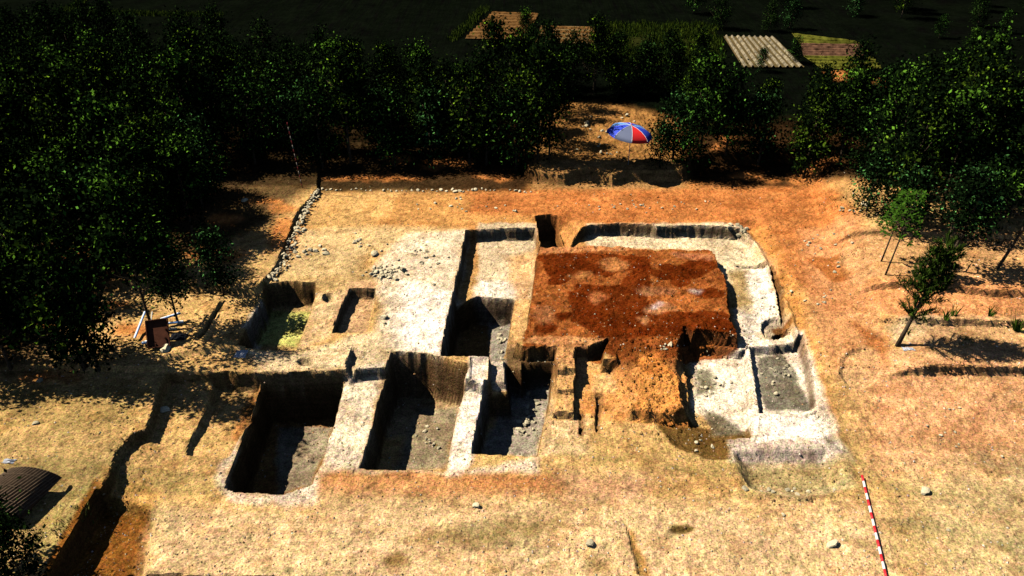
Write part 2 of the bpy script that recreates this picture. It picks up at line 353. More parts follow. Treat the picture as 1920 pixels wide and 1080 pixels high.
paint([(560, 660), (700, 620), (740, 662), (737, 690), (480, 698), (470, 672), (445, 655)], 0, PALE, .2, .9)
paint([(595, 550), (655, 545), (620, 630), (560, 655)], 0, PALE * np.array([1, .93, .85]), .2, .8)
paint([(520, 470), (620, 480), (720, 520), (640, 545), (510, 530)], 0, C(.44, .33, .15), .3, .7, 3, .3)
paint([(484, 566), (500, 560), (500, 580), (470, 615), (458, 612)], 0, C(.66, .62, .48), .08, .9)
paint([(500, 590), (585, 592), (556, 657), (440, 655)], -1.1, C(.50, .53, .15), .15, .97, .6, below=-.75)
paint([(655, 541), (706, 541), (686, 624), (622, 624)], -.3, C(.50, .33, .18), .1, .8)
# baulks of pale earth between the southern pits
paint([(644, 716), (722, 700), (674, 878), (836, 880), (1010, 853), (1010, 880), (600, 882), (590, 900)], -.4, CREAM * .98, .15, .9, 1.6, .1)
paint([(856, 768), (878, 700), (880, 676), (918, 676), (912, 724), (883, 846), (860, 880), (836, 877)], -.2, C(.80, .77, .64), .10, .95, 1)
paint([(500, 920), (600, 890), (590, 940), (540, 950)], -.45, C(.72, .68, .56), .2, .8)
paint([(421, 900), (440, 920), (530, 924), (530, 945), (420, 935), (405, 890), (440, 820), (455, 800)], -.45, C(.62, .57, .46), .15, .7, 2, .2)
paint([(600, 884), (840, 884), (1000, 885), (1240, 900), (1200, 930), (900, 930), (640, 925), (590, 915)], -.45, C(.45, .215, .08), .25, .85, 2, .2)
paint([(490, 740), (486, 726), (470, 790), (440, 830), (430, 815), (465, 735)], -.5, ORANGE, .12, .8)
# pit walls and floors
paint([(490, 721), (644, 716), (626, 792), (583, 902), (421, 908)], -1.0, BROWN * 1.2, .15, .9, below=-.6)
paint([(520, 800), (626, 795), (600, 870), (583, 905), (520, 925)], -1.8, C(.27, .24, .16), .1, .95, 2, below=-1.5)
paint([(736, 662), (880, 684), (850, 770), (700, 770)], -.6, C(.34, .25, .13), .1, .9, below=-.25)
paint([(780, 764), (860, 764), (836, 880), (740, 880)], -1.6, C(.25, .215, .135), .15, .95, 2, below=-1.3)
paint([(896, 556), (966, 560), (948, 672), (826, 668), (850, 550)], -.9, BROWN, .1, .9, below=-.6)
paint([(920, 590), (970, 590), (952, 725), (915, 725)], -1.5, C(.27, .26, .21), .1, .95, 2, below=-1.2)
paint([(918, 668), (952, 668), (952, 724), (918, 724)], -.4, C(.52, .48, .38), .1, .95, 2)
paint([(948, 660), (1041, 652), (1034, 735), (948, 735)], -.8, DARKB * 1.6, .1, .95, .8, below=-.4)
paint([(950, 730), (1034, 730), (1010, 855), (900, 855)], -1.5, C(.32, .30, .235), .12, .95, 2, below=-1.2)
for cx, cy, r_ in [(1000, 745, 14), (985, 775, 10)]: paint(ell(cx, cy, r_, r_ * .8), -1.5, C(.22, .21, .16), .15, .8)
paint([(1030, 738), (1046, 775), (1100, 776), (1100, 850), (1011, 852)], -.5, C(.68, .52, .28), .2, .8)
# floor round the platform
paint([(899, 440), (1003, 440), (1000, 560), (894, 558)], -.5, C(.60, .52, .34), .12, .9)
paint([(894, 525), (985, 530), (975, 562), (892, 558)], -.5, C(.78, .75, .62), .2, .9)
paint([(950, 470), (1010, 460), (975, 640), (955, 640), (965, 560)], -.3, C(.62, .38, .16), .2, .8)
paint([(1100, 440), (1390, 440), (1450, 500), (1468, 600), (1500, 640), (1395, 645), (1380, 560), (1330, 470), (1100, 462)], -.5, C(.66, .58, .38), .15, .95)
paint([(1400, 500), (1440, 505), (1462, 600), (1420, 620), (1410, 560)], -.5, C(.82, .79, .66), .15, .95)
paint([(1366, 510), (1400, 505), (1408, 570), (1378, 580)], -.5, C(.28, .19, .06), .2, .85)
paint([(1380, 580), (1420, 590), (1425, 645), (1392, 645)], -.5, C(.66, .64, .55), .2, .8)
paint(ell(1450, 615, 22, 20), -.6, C(.40, .33, .22), .1, .8); paint(ell(1463, 631, 15, 7), -.9, C(.16, .065, .014), .08, .95)
paint([(1400, 430), (1430, 430), (1500, 560), (1530, 640), (1560, 780), (1535, 790), (1500, 650), (1450, 510)], -.2, C(.48, .225, .06), .3, .9, 3, .25)
paint([(1395, 645), (1500, 640), (1540, 760), (1590, 868), (1370, 870), (1362, 832), (1415, 820), (1300, 760), (1300, 665)], -.6, C(.78, .73, .58), .15, .92, 1.5)
paint([(1420, 672), (1460, 660), (1490, 690), (1500, 725), (1522, 772), (1440, 768), (1424, 740)], -.8, C(.15, .145, .105), .08, .97, 2.0)
paint([(1300, 690), (1330, 690), (1345, 730), (1310, 745)], -.8, C(.15, .15, .09), .15, .9, 2); 
paint([(1420, 776), (1530, 776), (1560, 826), (1420, 830)], -.5, C(.86, .82, .70), .15, .95)
paint([(1366, 834), (1562, 829), (1584, 864), (1376, 867)], -.62, C(.52, .45, .36), .06, .92)
paint([(1376, 867), (1590, 863), (1602, 930), (1500, 950), (1400, 930)], -.72, C(.47, .36, .17), .1, .85, 2, .1)
paint([(1220, 782), (1290, 785), (1340, 800), (1410, 800), (1412, 824), (1362, 832), (1368, 866), (1320, 864), (1258, 838)], -.6, C(.125, .075, .020), .08, .97, 1.6)
paint([(1320, 760), (1360, 770), (1400, 810), (1340, 815)], -.6, C(.14, .13, .08), .12, .95, 2)
paint([(1388, 890), (1420, 905), (1500, 900), (1600, 905), (1596, 925), (1500, 945), (1420, 935)], -.6, C(.40, .34, .17), .15, .75, 3, .3)
# red platform
paint([(1008, 462), (1333, 466), (1362, 510), (1388, 630), (1300, 640), (1262, 665), (1190, 672), (1104, 652), (978, 650), (996, 560)], 0, C(.275, .088, .020), .05, .97, 1.0)
paint([(1004, 462), (1180, 460), (1250, 466), (1060, 474), (1012, 476)], 0, C(.56, .26, .10), .06, .8)
for pts in [[(1010, 480), (1060, 475), (1160, 476), (1210, 480), (1200, 500), (1165, 508), (1140, 520), (1090, 508), (1060, 530), (1030, 535), (1022, 505)],
            [(1190, 480), (1225, 480), (1215, 540), (1200, 600), (1180, 640), (1150, 650), (1110, 625), (1075, 600), (1060, 560), (1080, 532), (1150, 535), (1180, 520)],
            [(1060, 545), (1130, 540), (1150, 600), (1180, 625), (1160, 640), (1090, 600)], [(1185, 500), (1240, 505), (1330, 480), (1345, 500), (1320, 520), (1240, 525)], [(1200, 590), (1290, 585), (1375, 600), (1380, 622), (1300, 618), (1265, 635), (1200, 630)], ell(1045, 505, 16, 8), ell(1100, 560, 20, 14), ell(1250, 500, 16, 7), ell(1310, 590, 22, 9), ell(1055, 590, 18, 9), [(1165, 600), (1215, 560), (1230, 620), (1180, 640)], ell(1278, 525, 22, 13), ell(1020, 612, 22, 11), [(1195, 610), (1260, 612), (1255, 630), (1200, 640)], ell(1340, 595, 30, 14), ell(1330, 550, 30, 10)]:
    paint(pts, 0, C(.110, .021, .003), .04, .96, 2.2, .05)
for cx, cy, a, b, c in [(1150, 495, 26, 12, C(.38, .17, .055)), (1090, 515, 22, 7, C(.38, .17, .055)), (1230, 545, 40, 8, C(.33, .16, .07)), (1240, 578, 30, 10, C(.33, .17, .08)), (1235, 573, 10, 4, C(.45, .42, .40)), (1305, 545, 8, 3, C(.42, .38, .36)),
                        (1020, 590, 20, 16, C(.36, .17, .07)), (1120, 560, 14, 10, C(.40, .15, .05)), (1210, 600, 10, 8, C(.42, .2, .08)), (1300, 480, 40, 8, C(.44, .2, .09))]:
    paint(ell(cx, cy, a, b), 0, c, .15, .8, 3, .2)
paint([(980, 640), (1000, 628), (1137, 632), (1104, 655), (1080, 700), (1040, 700), (1040, 652)], 0, C(.56, .30, .12), .08, .9)
paint([(1130, 640), (1290, 640), (1270, 700), (1180, 700), (1150, 680)], -.1, C(.21, .065, .015), .2, .92, 2)
paint([(1100, 690), (1180, 700), (1290, 700), (1290, 776), (1180, 775), (1150, 790), (1085, 770)], -.5, C(.58, .27, .08), .2, .9, 2, .2)
paint([(1196, 668), (1225, 664), (1275, 712), (1290, 777), (1186, 772), (1200, 740)], -.2, C(.50, .20, .045), .15, .95)
paint([(1200, 700), (1262, 712), (1282, 765), (1200, 765)], -.2, C(.58, .28, .075), .25, .8, 3, .4)
paint([(1110, 700), (1150, 700), (1150, 735), (1110, 735)], -.5, C(.62, .45, .20), .15, .6)
for pts in [[(1085, 770), (1097, 770), (1094, 820), (1083, 818)], [(1117, 735), (1130, 735), (1126, 790), (1119, 822), (1112, 800)]]: paint(pts, -.5, C(.20, .11, .04), .06, .9)
paint([(1040, 700), (1082, 700), (1080, 776), (1036, 775)], -.3, C(.56, .34, .13), .08, .8)
# east side
paint([(1500, 430), (1600, 430), (1650, 560), (1672, 680), (1560, 690), (1520, 600)], 0, C(.55, .275, .115), .4, .85)
paint([(1510, 485), (1570, 480), (1610, 525), (1560, 530)], 0, C(.33, .12, .03), .12, .9)
paint([(1665, 530), (2300, 560), (2300, 606), (1690, 598), (1612, 545)], .28, C(.55, .255, .10), .2, .9)
paint([(1575, 470), (1600, 440), (1700, 440), (1900, 450), (2300, 470), (2300, 560), (1612, 526)], .45, C(.47, .275, .12), .25, .85, 3, .25)
paint([(1668, 605), (1780, 604), (1790, 640), (1700, 650), (1672, 640)], .08, C(.54, .42, .24), .15, .8)
paint([(1780, 604), (2300, 612), (2300, 692), (1665, 692), (1672, 660)], .08, C(.47, .29, .14), .2, .8, 3, .25)
paint([(1600, 610), (1660, 640), (1665, 690), (1640, 700)], -.1, C(.37, .14, .04), .2, .85)
paint(ell(1612, 695, 42, 34), -.25, C(.60, .44, .22), .12, .5)
paint([(1600, 700), (2400, 700), (2400, 900), (1640, 880)], -.35, C(.58, .32, .155), .8, .88, 2, .12)
paint([(1700, 880), (2400, 830), (2400, 1400), (1800, 1400)], -.5, C(.46, .38, .20), 1.2, .65, 2, .3)
# foreground and west
paint([(0, 720), (300, 720), (240, 800), (0, 800)], 0, C(.33, .24, .085), .3, .8, 3, .25)
paint([(-200, 800), (250, 812), (205, 885), (120, 1045), (0, 1080), (-200, 1080)], 0, C(.34, .25, .10), .4, .85, 2, .2)
paint([(60, 770), (250, 785), (250, 796), (60, 785)], 0, C(.28, .21, .08), .2, .6, 3, .3)
paint([(90, 940), (180, 900), (170, 950), (120, 1040), (60, 1060)], 0, C(.32, .29, .10), .3, .6, 3, .4)
paint([(190, 935), (290, 958), (264, 1085), (260, 1300), (60, 1300), (100, 1100)], -.7, C(.20, .080, .014), .07, .97, .6)
paint([(200, 905), (300, 925), (290, 960), (190, 950)], -.6, C(.42, .24, .07), .2, .8)
paint([(300, 950), (600, 960), (780, 1000), (780, 1200), (262, 1200), (280, 1000)], -.5, C(.60, .45, .24), .4, .88)
paint([(600, 930), (1640, 950), (1800, 1300), (700, 1300)], -.5, C(.60, .445, .235), .6, .85)
paint([(740, 1010), (900, 980), (1060, 965), (1060, 995), (900, 1020), (760, 1025)], -.5, C(.24, .165, .055), .35, .8, 3, .2)
paint([(1170, 985), (1182, 990), (1206, 1035), (1218, 1080), (1196, 1080), (1184, 1035)], -.5, C(.30, .175, .05), .06, .95)
paint(ell(1275, 995, 26, 9), -.55, C(.12, .08, .02), .08, .95); paint(ell(742, 1052, 24, 14), -.5, C(.24, .15, .045), .15, .9)
paint([(1100, 1046), (1150, 1045), (1145, 1075), (1100, 1075)], -.5, C(.22, .15, .05), .15, .8)
paint(ell(930, 1065, 30, 8), -.5, C(.36, .24, .08), .2, .6)
paint([(1050, 885), (1240, 890), (1200, 940), (1060, 930)], -.5, C(.46, .33, .20), .4, .5, 3, .4)
# plots of the far fields lie on the same land
DARKF = BLACKG
bd_ = sstep((fbm(X * .22, Y * 1.1 + X * .1, 4, .55, 91) - .10) / .22)[..., None] * sstep((17.2 - Y) / 2)[..., None]
col = col * (1 - bd_ * np.array([.26, .20, .22]))
sp_ = sstep((fbm(X * 1.9 + 9, Y * 2.6, 4, .62, 21) - .12) / .16)[..., None]
col = col * (1 - sp_ * .20 * np.array([.7, 1.0, 1.25]))
sp_ = sstep((fbm(X * 5.1, Y * 6.3, 3, .6, 33) - .22) / .14)[..., None]
col = col * (1 - sp_ * .26)
sp_ = sstep((fbm(X * 4.3 + 40, Y * 5.1, 3, .6, 63) - .26) / .12)[..., None]
col = np.minimum(col * (1 + sp_ * .22 * np.array([1, 1.05, 1.3])), .85)
pm_ = np.zeros_like(X); P_ = poly([(1008, 462), (1333, 466), (1362, 510), (1388, 630), (1262, 665), (1104, 652), (978, 650), (996, 560)], 0); s, m = mask(P_, .1, 1)
pm_[s] = m; q_ = fbm(X * 2.4, Y * 2.9, 5, .68, 80)
col = col * (1 - (pm_ * sstep((q_ - .05) / .10) * .28)[..., None] * np.array([.8, 1.1, 1.2])) * (1 + (pm_ * sstep((-q_ - .26) / .1) * .25)[..., None])
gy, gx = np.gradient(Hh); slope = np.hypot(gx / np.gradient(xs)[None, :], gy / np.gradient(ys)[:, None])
wall = sstep((slope - 1.6) / 3.0) * (X > -23) * (X < 23) * (Y < 33)       # steep cut faces darkened, shade painted into the earth colour
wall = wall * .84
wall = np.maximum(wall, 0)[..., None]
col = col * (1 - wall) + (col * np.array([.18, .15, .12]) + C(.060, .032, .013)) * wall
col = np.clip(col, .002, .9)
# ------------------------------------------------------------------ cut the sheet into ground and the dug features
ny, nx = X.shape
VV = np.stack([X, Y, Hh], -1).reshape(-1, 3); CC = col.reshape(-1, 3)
idx = np.arange(ny * nx).reshape(ny, nx)
Q = np.stack([idx[:-1, :-1], idx[:-1, 1:], idx[1:, 1:], idx[1:, :-1]], -1)
owner = np.zeros((ny - 1, nx - 1), int)
names = ['ground']
for k, (nm, full) in enumerate(PITMASK):
    c = full[:-1, :-1] | full[1:, 1:] | full[:-1, 1:] | full[1:, :-1]
    owner[c] = k + 1; names.append(nm)
def sheet(k):
    q = Q[owner == k].reshape(-1, 4)
    u, inv = np.unique(q, return_inverse=True)
    return VV[u], inv.reshape(-1, 4), CC[u]
def k_smooth(n): return n in ('one', 'two', 'three', 'deep', 'green', 'hole')
INFO = {
 'green': ('excavation_pit', 'deep rectangular pit with a yellow-green sunlit floor beside the stone row', 'pit'),
 'slim': ('excavation_pit', 'narrow shallow rectangular pit west of the scattered rubble', 'pit'),
 'floor': ('excavated_floor', 'lowered pale floor dug round the red clay platform', 'floor'),
 'hole': ('excavation_pit', 'rounded black hole cut into the north edge of the dig', 'pit'),
 'platform': ('clay_platform', 'flat block of dark red burnt clay standing at the centre of the dig', 'platform'),
 'side': ('excavation_pit', 'shallow pit with grey stony floor at the east side', 'pit'),
 'deep': ('excavation_pit', 'deep black pit between the whitish ground and the red platform', 'pit'),
 'one': ('excavation_pit', 'long deep rectangular pit, westernmost of the three open at the front', 'pit'),
 'two': ('excavation_pit', 'long deep pit with grey-brown back wall, middle of the three at the front', 'pit'),
 'three': ('excavation_pit', 'narrow pit with bluish grey rubble floor, easternmost of the three at the front', 'pit'),
}
for k, nm in enumerate(names):
    v, f, c = sheet(k)
    if nm == 'ground':
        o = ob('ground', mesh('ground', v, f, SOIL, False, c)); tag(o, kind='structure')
    else:
        n_, lab, cat = INFO[nm]
        org = v.mean(0); o = ob(n_, mesh(n_, v - org, f, SOIL, k_smooth(nm), c), None, org); tag(o, lab, cat)
def hz(x, y):
    i = min(max(np.searchsorted(xs, x), 1), nx - 1); j = min(max(np.searchsorted(ys, y), 1), ny - 1)
    return float(Hh[j, i])
def on(px, py):
    """point on the terrain seen at a pixel of the survey photograph"""
    z = 0.0
    lo, hi = 12.0, None
    x, y, _ = W(px, py, 0)
    for i in range(14):
        x, y, _ = W(px, py, z); z = .5 * z + .5 * hz(x, y)
    return Vector((x, y, hz(x, y)))

# ------------------------------------------------------------------ far plots
def flat(name, pts, c, mat=SOIL, zoff=.012, parent=None, n=22):
    P = [Vector(W(p[0], p[1], .5)) for p in pts]               # quad corners, subdivided so it follows the land
    a, b, c2, d = P; V = []; F = []; K = []
    for i in range(n + 1):
        for j in range(n + 1):
            u, v = i / n, j / n
            p = (a * (1 - u) + b * u) * (1 - v) + (d * (1 - u) + c2 * u) * v
            V.append((p.x, p.y, hz(p.x, p.y) * 0 + zoff + .56)); K.append(c)
    for i in range(n):
        for j in range(n): q = i * (n + 1) + j; F.append((q, q + 1, q + n + 2, q + n + 1))
    return mesh(name, V, F, mat, False, np.array(K))
def plot(label, pts, c, furrow=None, fc=None, nf=8):
    e = empty('farm_plot', Vector(W(pts[0][0], pts[0][1], .5))); tag(e, label, 'farm plot')
    m = flat('soil_bed', pts, c); o = ob('soil_bed', m, e); o.matrix_parent_inverse = Matrix.Translation(-e.location)
    if furrow:
        P = [Vector(W(p[0], p[1], .5)) for p in pts]; a, b, c2, d = P
        for k in range(nf):
            u0 = (k + .26) / nf; u1 = (k + .74 + random.uniform(-.06, .06)) / nf; bm = bmesh.new()
            nn = 14; prev = None
            for i in range(nn + 1):
                v = i / nn
                def pt(u): 
                    return (a * (1 - u) + b * u) * (1 - v) + (d * (1 - u) + c2 * u) * v if furrow == 'long' else (a * (1 - v) + b * v) * (1 - u) + (d * (1 - v) + c2 * v) * u
                l, r = pt(u0), pt(u1); mid = (l + r) / 2; jz = random.uniform(-.02, .02)
                row = [bm.verts.new((q.x, q.y, z)) for q, z in ((l, .57), (l * .7 + r * .3, .67 + jz), (l * .3 + r * .7, .67 - jz), (r, .57))]
                if prev:
                    for t in range(3): bm.faces.new((prev[t], prev[t + 1], row[t + 1], row[t]))
                prev = row
            o = ob(fc[1], bmmesh(fc[1], bm, fc[0]), e); o.matrix_parent_inverse = Matrix.Translation(-e.location)
    return e
FURB = simple('furrow_earth', (.12, .058, .018), .7, 3, 1, 0, .5, 8)
PLAST = simple('mulch_film', (.19, .155, .095), .7, 3, .6, .2, .5, 8)
CROPY = simple('yellow_green_crop', (.085, .085, .012), .8, 3, 1, 0, 1, 6)
CROPD = simple('dark_green_crop', (.020, .030, .005), 1.0, 1.6, 1, 0, 1, 6)
CROPP = simple('purple_brown_crop', (.12, .06, .035), .7, 3, 1, 0, 1, 6)
plot('brown ploughed plot with fine furrows behind the wood, left of the others', [(925, 24), (1010, 27), (985, 76), (872, 74)], C(.15, .09, .035), 'cross', (FURB, 'furrow'), 9)
plot('small dull brown plot between the ploughed plot and the green plot', [(1014, 50), (1124, 52), (1122, 84), (1004, 82)], C(.15, .11, .05), 'cross', (FURB, 'furrow'), 4)
gp = plot('wide green crop plot with dark patches behind the wood', [(1135, 48), (1335, 50), (1350, 118), (1128, 116)], C(.018, .022, .005))
plot('plot covered with slanting pale strips, right of the green plot', [(1356, 70), (1452, 72), (1508, 128), (1392, 128)], C(.10, .08, .035), 'long', (PLAST, 'mulch_strip'), 9)
plot('yellow-green upper bed of the banded plot at the right', [(1484, 64), (1600, 80), (1612, 86), (1500, 84)], C(.12, .13, .02), 'cross', (CROPY, 'crop_row'), 3)
plot('purple-brown middle bed of the banded plot at the right', [(1500, 84), (1612, 86), (1632, 108), (1506, 106)], C(.14, .085, .05), 'cross', (CROPP, 'crop_row'), 5)
plot('yellow-green lower bed of the banded plot at the right', [(1506, 107), (1634, 109), (1652, 130), (1540, 131)], C(.12, .13, .02), 'cross', (CROPY, 'crop_row'), 4)
# grass: verge line far left and weeds here and there (nobody could count the blades)
def grass_patch(spots, name, label, cols, h=.25, n=30, rad=.25, cat='grass', kind='stuff'):
    V = []; F = []; K = []
    for (x, y, z) in spots:
        for i in range(n):
            a = random.uniform(0, 6.283); r = rad * math.sqrt(random.random()); bx, by = x + r * math.cos(a), y + r * math.sin(a)
            hh = h * random.uniform(.5, 1.1); t = random.uniform(0, 6.283); wd = h * .07 + .004; lx_, ly_ = random.gauss(0, .3) * hh, random.gauss(0, .3) * hh
            q = len(V); V += [(bx - wd * math.cos(t), by - wd * math.sin(t), z - .02), (bx + wd * math.cos(t), by + wd * math.sin(t), z - .02), (bx + lx_ + wd * .3, by + ly_, z + hh), (bx + lx_ - wd * .3, by + ly_, z + hh)]
            F.append((q, q + 1, q + 2, q + 3)); K += [np.array(random.choice(cols)) * random.uniform(.6, 1.2)] * 4
    o = ob(name, mesh(name, V, F, LEAF, False, np.array(K))); tag(o, label, cat, kind=kind); return o
random.seed(3); sp = []
for i in range(1500):
    px_, py_ = random.uniform(1124, 1350), random.uniform(46, 120)
    if fbm(np.array([px_ * .02]), np.array([py_ * .05]), 2)[0] > -.15 - .3 * (px_ > 1260): sp.append(W(px_, py_, .56))
o = grass_patch(sp, 'crop_leaves', None, [(.075, .11, .010), (.04, .07, .008), (.02, .035, .006)], .35, 7, .35, None); o.parent = gp; o.matrix_parent_inverse = Matrix.Translation(-gp.location)
sp = []
for i in range(230):
    t = i / 230; px = 140 + 275 * t; py = 24 + 7 * t + random.uniform(-1.5, 1.5)
    sp.append(W(px, py, .5))
for i in range(60):
    t = i / 60; sp.append(W(125 + 40 * t, 22 - 26 * t, .5))
for i in range(110):
    t = i / 110; sp.append(W(848 + 62 * t + random.uniform(-2, 2), 76 - 60 * t, .5))
grass_patch(sp, 'grass', 'thin lines of bright grass along the edges of the far dark fields', [(.06, .09, .01), (.03, .05, .008)], .3, 9, .45)

# ------------------------------------------------------------------ trees
def crown_mesh(name, h, r, base, nleaf, size, bright, seed, kind='broad'):
    R = np.random.default_rng(seed)
    # clumps along branches, then leaves round the clumps
    nc = 46; cl = []
    for i in range(nc):
        t = R.random() ** .8; z = base + (h - base) * t
        prof = math.sin(min(1, (t * .93 + .10)) * math.pi) ** .7
        a = R.random() * 6.283; d = r * prof * (R.random() ** .45)
        cl.append((d * math.cos(a), d * math.sin(a), z, .20 + .22 * R.random(), R.random()))
    cl = np.array(cl); k = R.integers(0, nc, nleaf)
    c = cl[k]; off = R.normal(size=(nleaf, 3)) * c[:, 3:4] * np.array([1, 1, .75])
    P = c[:, :3] + off
    N = R.normal(size=(nleaf, 3)) * .8 + np.array([0, 0, .7]) + np.column_stack([c[:, 0], c[:, 1], np.zeros(nleaf)]) * .4
    N /= np.linalg.norm(N, axis=1)[:, None]
    U = np.cross(N, R.normal(size=(nleaf, 3))); U /= np.linalg.norm(U, axis=1)[:, None]; Vd = np.cross(N, U)
    s = (size * (.45 + 1.0 * R.random(nleaf) ** 1.3))[:, None]
    A = P - U * s * .5; B = P + Vd * s * .30; Cc = P + U * s * .5; D = P - Vd * s * .30
    V = np.stack([A, B, Cc, D], 1).reshape(-1, 3); F = np.arange(nleaf * 4).reshape(-1, 4)
    g = R.random(nleaf) * .6 + c[:, 4] * .4
    dark = np.array([.0035, .0075, .0022]); brt = np.array(bright)
    f = np.clip((g - .65) / .25, 0, 1)[:, None] ** 1.4
    K = dark * (1 - f) + brt * f; K = K * (1 + .3 * R.normal(size=(nleaf, 1))).clip(.3, 1.8)
    return mesh(name, V, F, LEAF, False, np.repeat(K, 4, 0))
def trunk_mesh(name, h, r, lean=(.1, 0), limbs=6, seed=0, base=1.0):
    random.seed(seed); bm = bmesh.new(); pts = []
    for i in range(7):
        t = i / 6; pts.append((lean[0] * t * h + .03 * math.sin(5 * t), lean[1] * t * h + .03 * math.cos(4 * t) - .03, h * .92 * t - .1))
    tube(bm, pts, [r * (1 - .75 * i / 6) for i in range(7)], 7)
    for k in range(limbs):
        t = .25 + .6 * k / limbs; z = h * .92 * t; a = random.uniform(0, 6.283); L = h * .2 * (1.2 - t)
        p0 = Vector((lean[0] * t * h, lean[1] * t * h, z)); p1 = p0 + Vector((math.cos(a) * L, math.sin(a) * L, L * .6)); p2 = p1 + Vector((math.cos(a) * L * .5, math.sin(a) * L * .5, L * .6))
        tube(bm, [p0, p1, p2], [r * .4, r * .25, r * .1], 5)
    return bmmesh(name, bm, BARK, True)
PROT = []
for i, (h, r, b_, n_, s_, br) in enumerate([(4.4, 1.1, .5, 4200, .15, (.10, .23, .02)), (4.9, 1.15, .6, 4600, .15, (.14, .25, .014)), (3.8, 1.0, .4, 3500, .145, (.09, .24, .03)),
                                            (4.6, .95, .4, 4100, .155, (.12, .21, .015)), (3.2, .95, .3, 3200, .145, (.07, .20, .05))]):
    PROT.append((h, trunk_mesh('trunk', h, .065, (random.uniform(-.03, .03), random.uniform(-.03, .03)), 6, 30 + i), crown_mesh('crown', h, r, b_, n_, s_, br, 100 + i)))
for i_ in range(2):
    PROT.append((4.2, trunk_mesh('trunk', 4.2, .065, (.02, .02), 6, 60 + i_), crown_mesh('crown', 4.2 + .4 * i_, 1.15, .4, 3600, .16, (.035, .075, .012), 200 + i_)))
random.seed(5)
def plant_tree(p, k, sc, label, group=None, cat='tree', name='young_tree'):
    e = empty(name, p, random.uniform(0, 6.283)); e.scale = (sc * .92, sc * .92, sc * random.uniform(.9, 1.15)); tag(e, label, cat, group)
    ob('trunk', PROT[k][1], e); ob('crown', PROT[k][2], e); return e
def inpoly(P, x, y): return float(sdf(P, np.array([x]), np.array([y]))[0])
NORTH = poly([(-350, 336), (450, 314), (600, 312), (1000, 306), (1300, 310), (1540, 330), (1610, 385), (1660, 425), (1800, 440), (2300, 450), (2300, 282), (1700, 272), (1400, 262), (1320, 225), (1290, 150), (960, 150), (975, 235), (800, 222), (600, 178), (300, 140), (-350, 140)], .4)
CLEAR = poly([(975, 370), (1330, 370), (1300, 300), (1262, 200), (1200, 180), (1085, 180), (1040, 200), (985, 290)], .4)
WESTW = poly([(-350, 336), (450, 322), (430, 362), (390, 385), (370, 410), (345, 470), (300, 520), (200, 535), (60, 575), (20, 640), (40, 676), (-350, 690)], .15)
cnt = 0
y = 19.0
while y < 46:
    x = -40 + random.uniform(0, 1)
    while x < 34:
        xx = x + random.uniform(-.45, .45); yy = y + random.uniform(-.4, .4); x += 1.55
        a, b, c = inpoly(NORTH, xx, yy), inpoly(WESTW, xx, yy), inpoly(CLEAR, xx, yy)
        uu = 960 + FPX * xx / (yy * CP + CAMH * SP)
        if c > 0 or uu < -240 or uu > 2060 or (1450 < uu < 1745 and yy > 34.6): continue
        if a > 0:
            if xx < -8: lab, g = 'young leafy tree in the dark wood north-west of the dig', 'trees of the north-west wood'
            elif xx < 3: lab, g = 'young leafy tree in the wood behind the edging stones', 'trees of the wood behind the stone row'
            elif xx < 11: lab, g = 'young leafy tree in the wood right of the beach umbrella', 'trees of the wood right of the umbrella'
            else: lab, g = 'young leafy tree in the wood north-east of the dig', 'trees of the north-east wood'
            sc = random.uniform(.82, 1.08)
            d_ = 'front row' if a < 1.1 and yy < 35.5 else ('far edge' if a < 1.6 else 'inner part'); lab = lab.replace('young leafy tree in', 'young leafy tree in the ' + d_ + ' of'); g = g.replace('trees of', 'trees in the ' + d_ + ' of')
            if yy > 36: sc *= .85
            if yy > 41 and xx > 2: sc *= .85
            if yy > 39 and xx < 2 and random.random() < .22: continue
            if xx > 7.5 and yy > 34.5: sc *= .70 if uu < 1700 else .60
            plant_tree((xx, yy, hz(xx, yy)), random.randrange(5) if (yy < 38 or xx > 2) else random.choice([5, 6]), sc, lab, g); cnt += 1
        elif b > 0:
            plant_tree((xx, yy, hz(xx, yy)), random.randrange(5), random.uniform(.78, 1.05), 'young leafy tree in the wood along the west side, ' + ('near the terrace edge' if yy < 22 else 'level with the green-floored pit' if yy < 26.5 else 'level with the stone row'), 'trees of the western wood ' + ('near the terrace edge' if yy < 22 else 'level with the green-floored pit' if yy < 26.5 else 'level with the stone row')); cnt += 1
    y += 1.65
print('trees', cnt)
def at_tree(px, py, k, sc, label, **kw):
    p = on(px, py); return plant_tree(p, k, sc, label, **kw)
at_tree(1008, 300, 3, .95, 'slim leafy tree at the left edge of the umbrella clearing')
at_tree(968, 318, 2, 1.0, 'leafy tree at the corner of the north wood left of the clearing')
at_tree(1236, 312, 4, .62, 'small leafy tree close to the right side of the umbrella')
at_tree(1030, 300, 1, .85, 'dark dense tree standing left of the umbrella in the clearing')
at_tree(1262, 300, 4, .95, 'leafy tree right of the umbrella at the edge of the clearing')
at_tree(1290, 312, 2, .9, 'leafy tree at the wood edge just beyond the right side of the clearing')
at_tree(287, 618, 0, .86, 'tall leafy tree with dark trunk behind the pile of tools')
for px_, py_, k_, s_, l_ in [(350, 405, 1, .8, 'tall tree at the rim of the western wood, facing the stone row'), (362, 446, 0, .95, 'broad tree at the rim of the western wood above the terrace step'), (315, 500, 1, .72, 'tree on the terrace step at the rim of the western wood')]:
    at_tree(px_, py_, k_, s_, l_)
at_tree(186, 694, 2, .85, 'leafy tree on the terrace edge below the pile of tools')
at_tree(1690, 432, 4, .85, 'dark leafy tree behind the bright green saplings')
at_tree(1625, 395, 4, .8, 'low leafy tree at the corner where the eastern wood meets the dig')
at_tree(1820, 445, 2, .8, 'leafy tree between the two leaning trees')
at_tree(334, 606, 2, .72, 'dark tree with thin trunk nearest the tool pile on its right')
at_tree(158, 692, 3, 1.0, 'leafy tree at the south-west corner of the western wood')
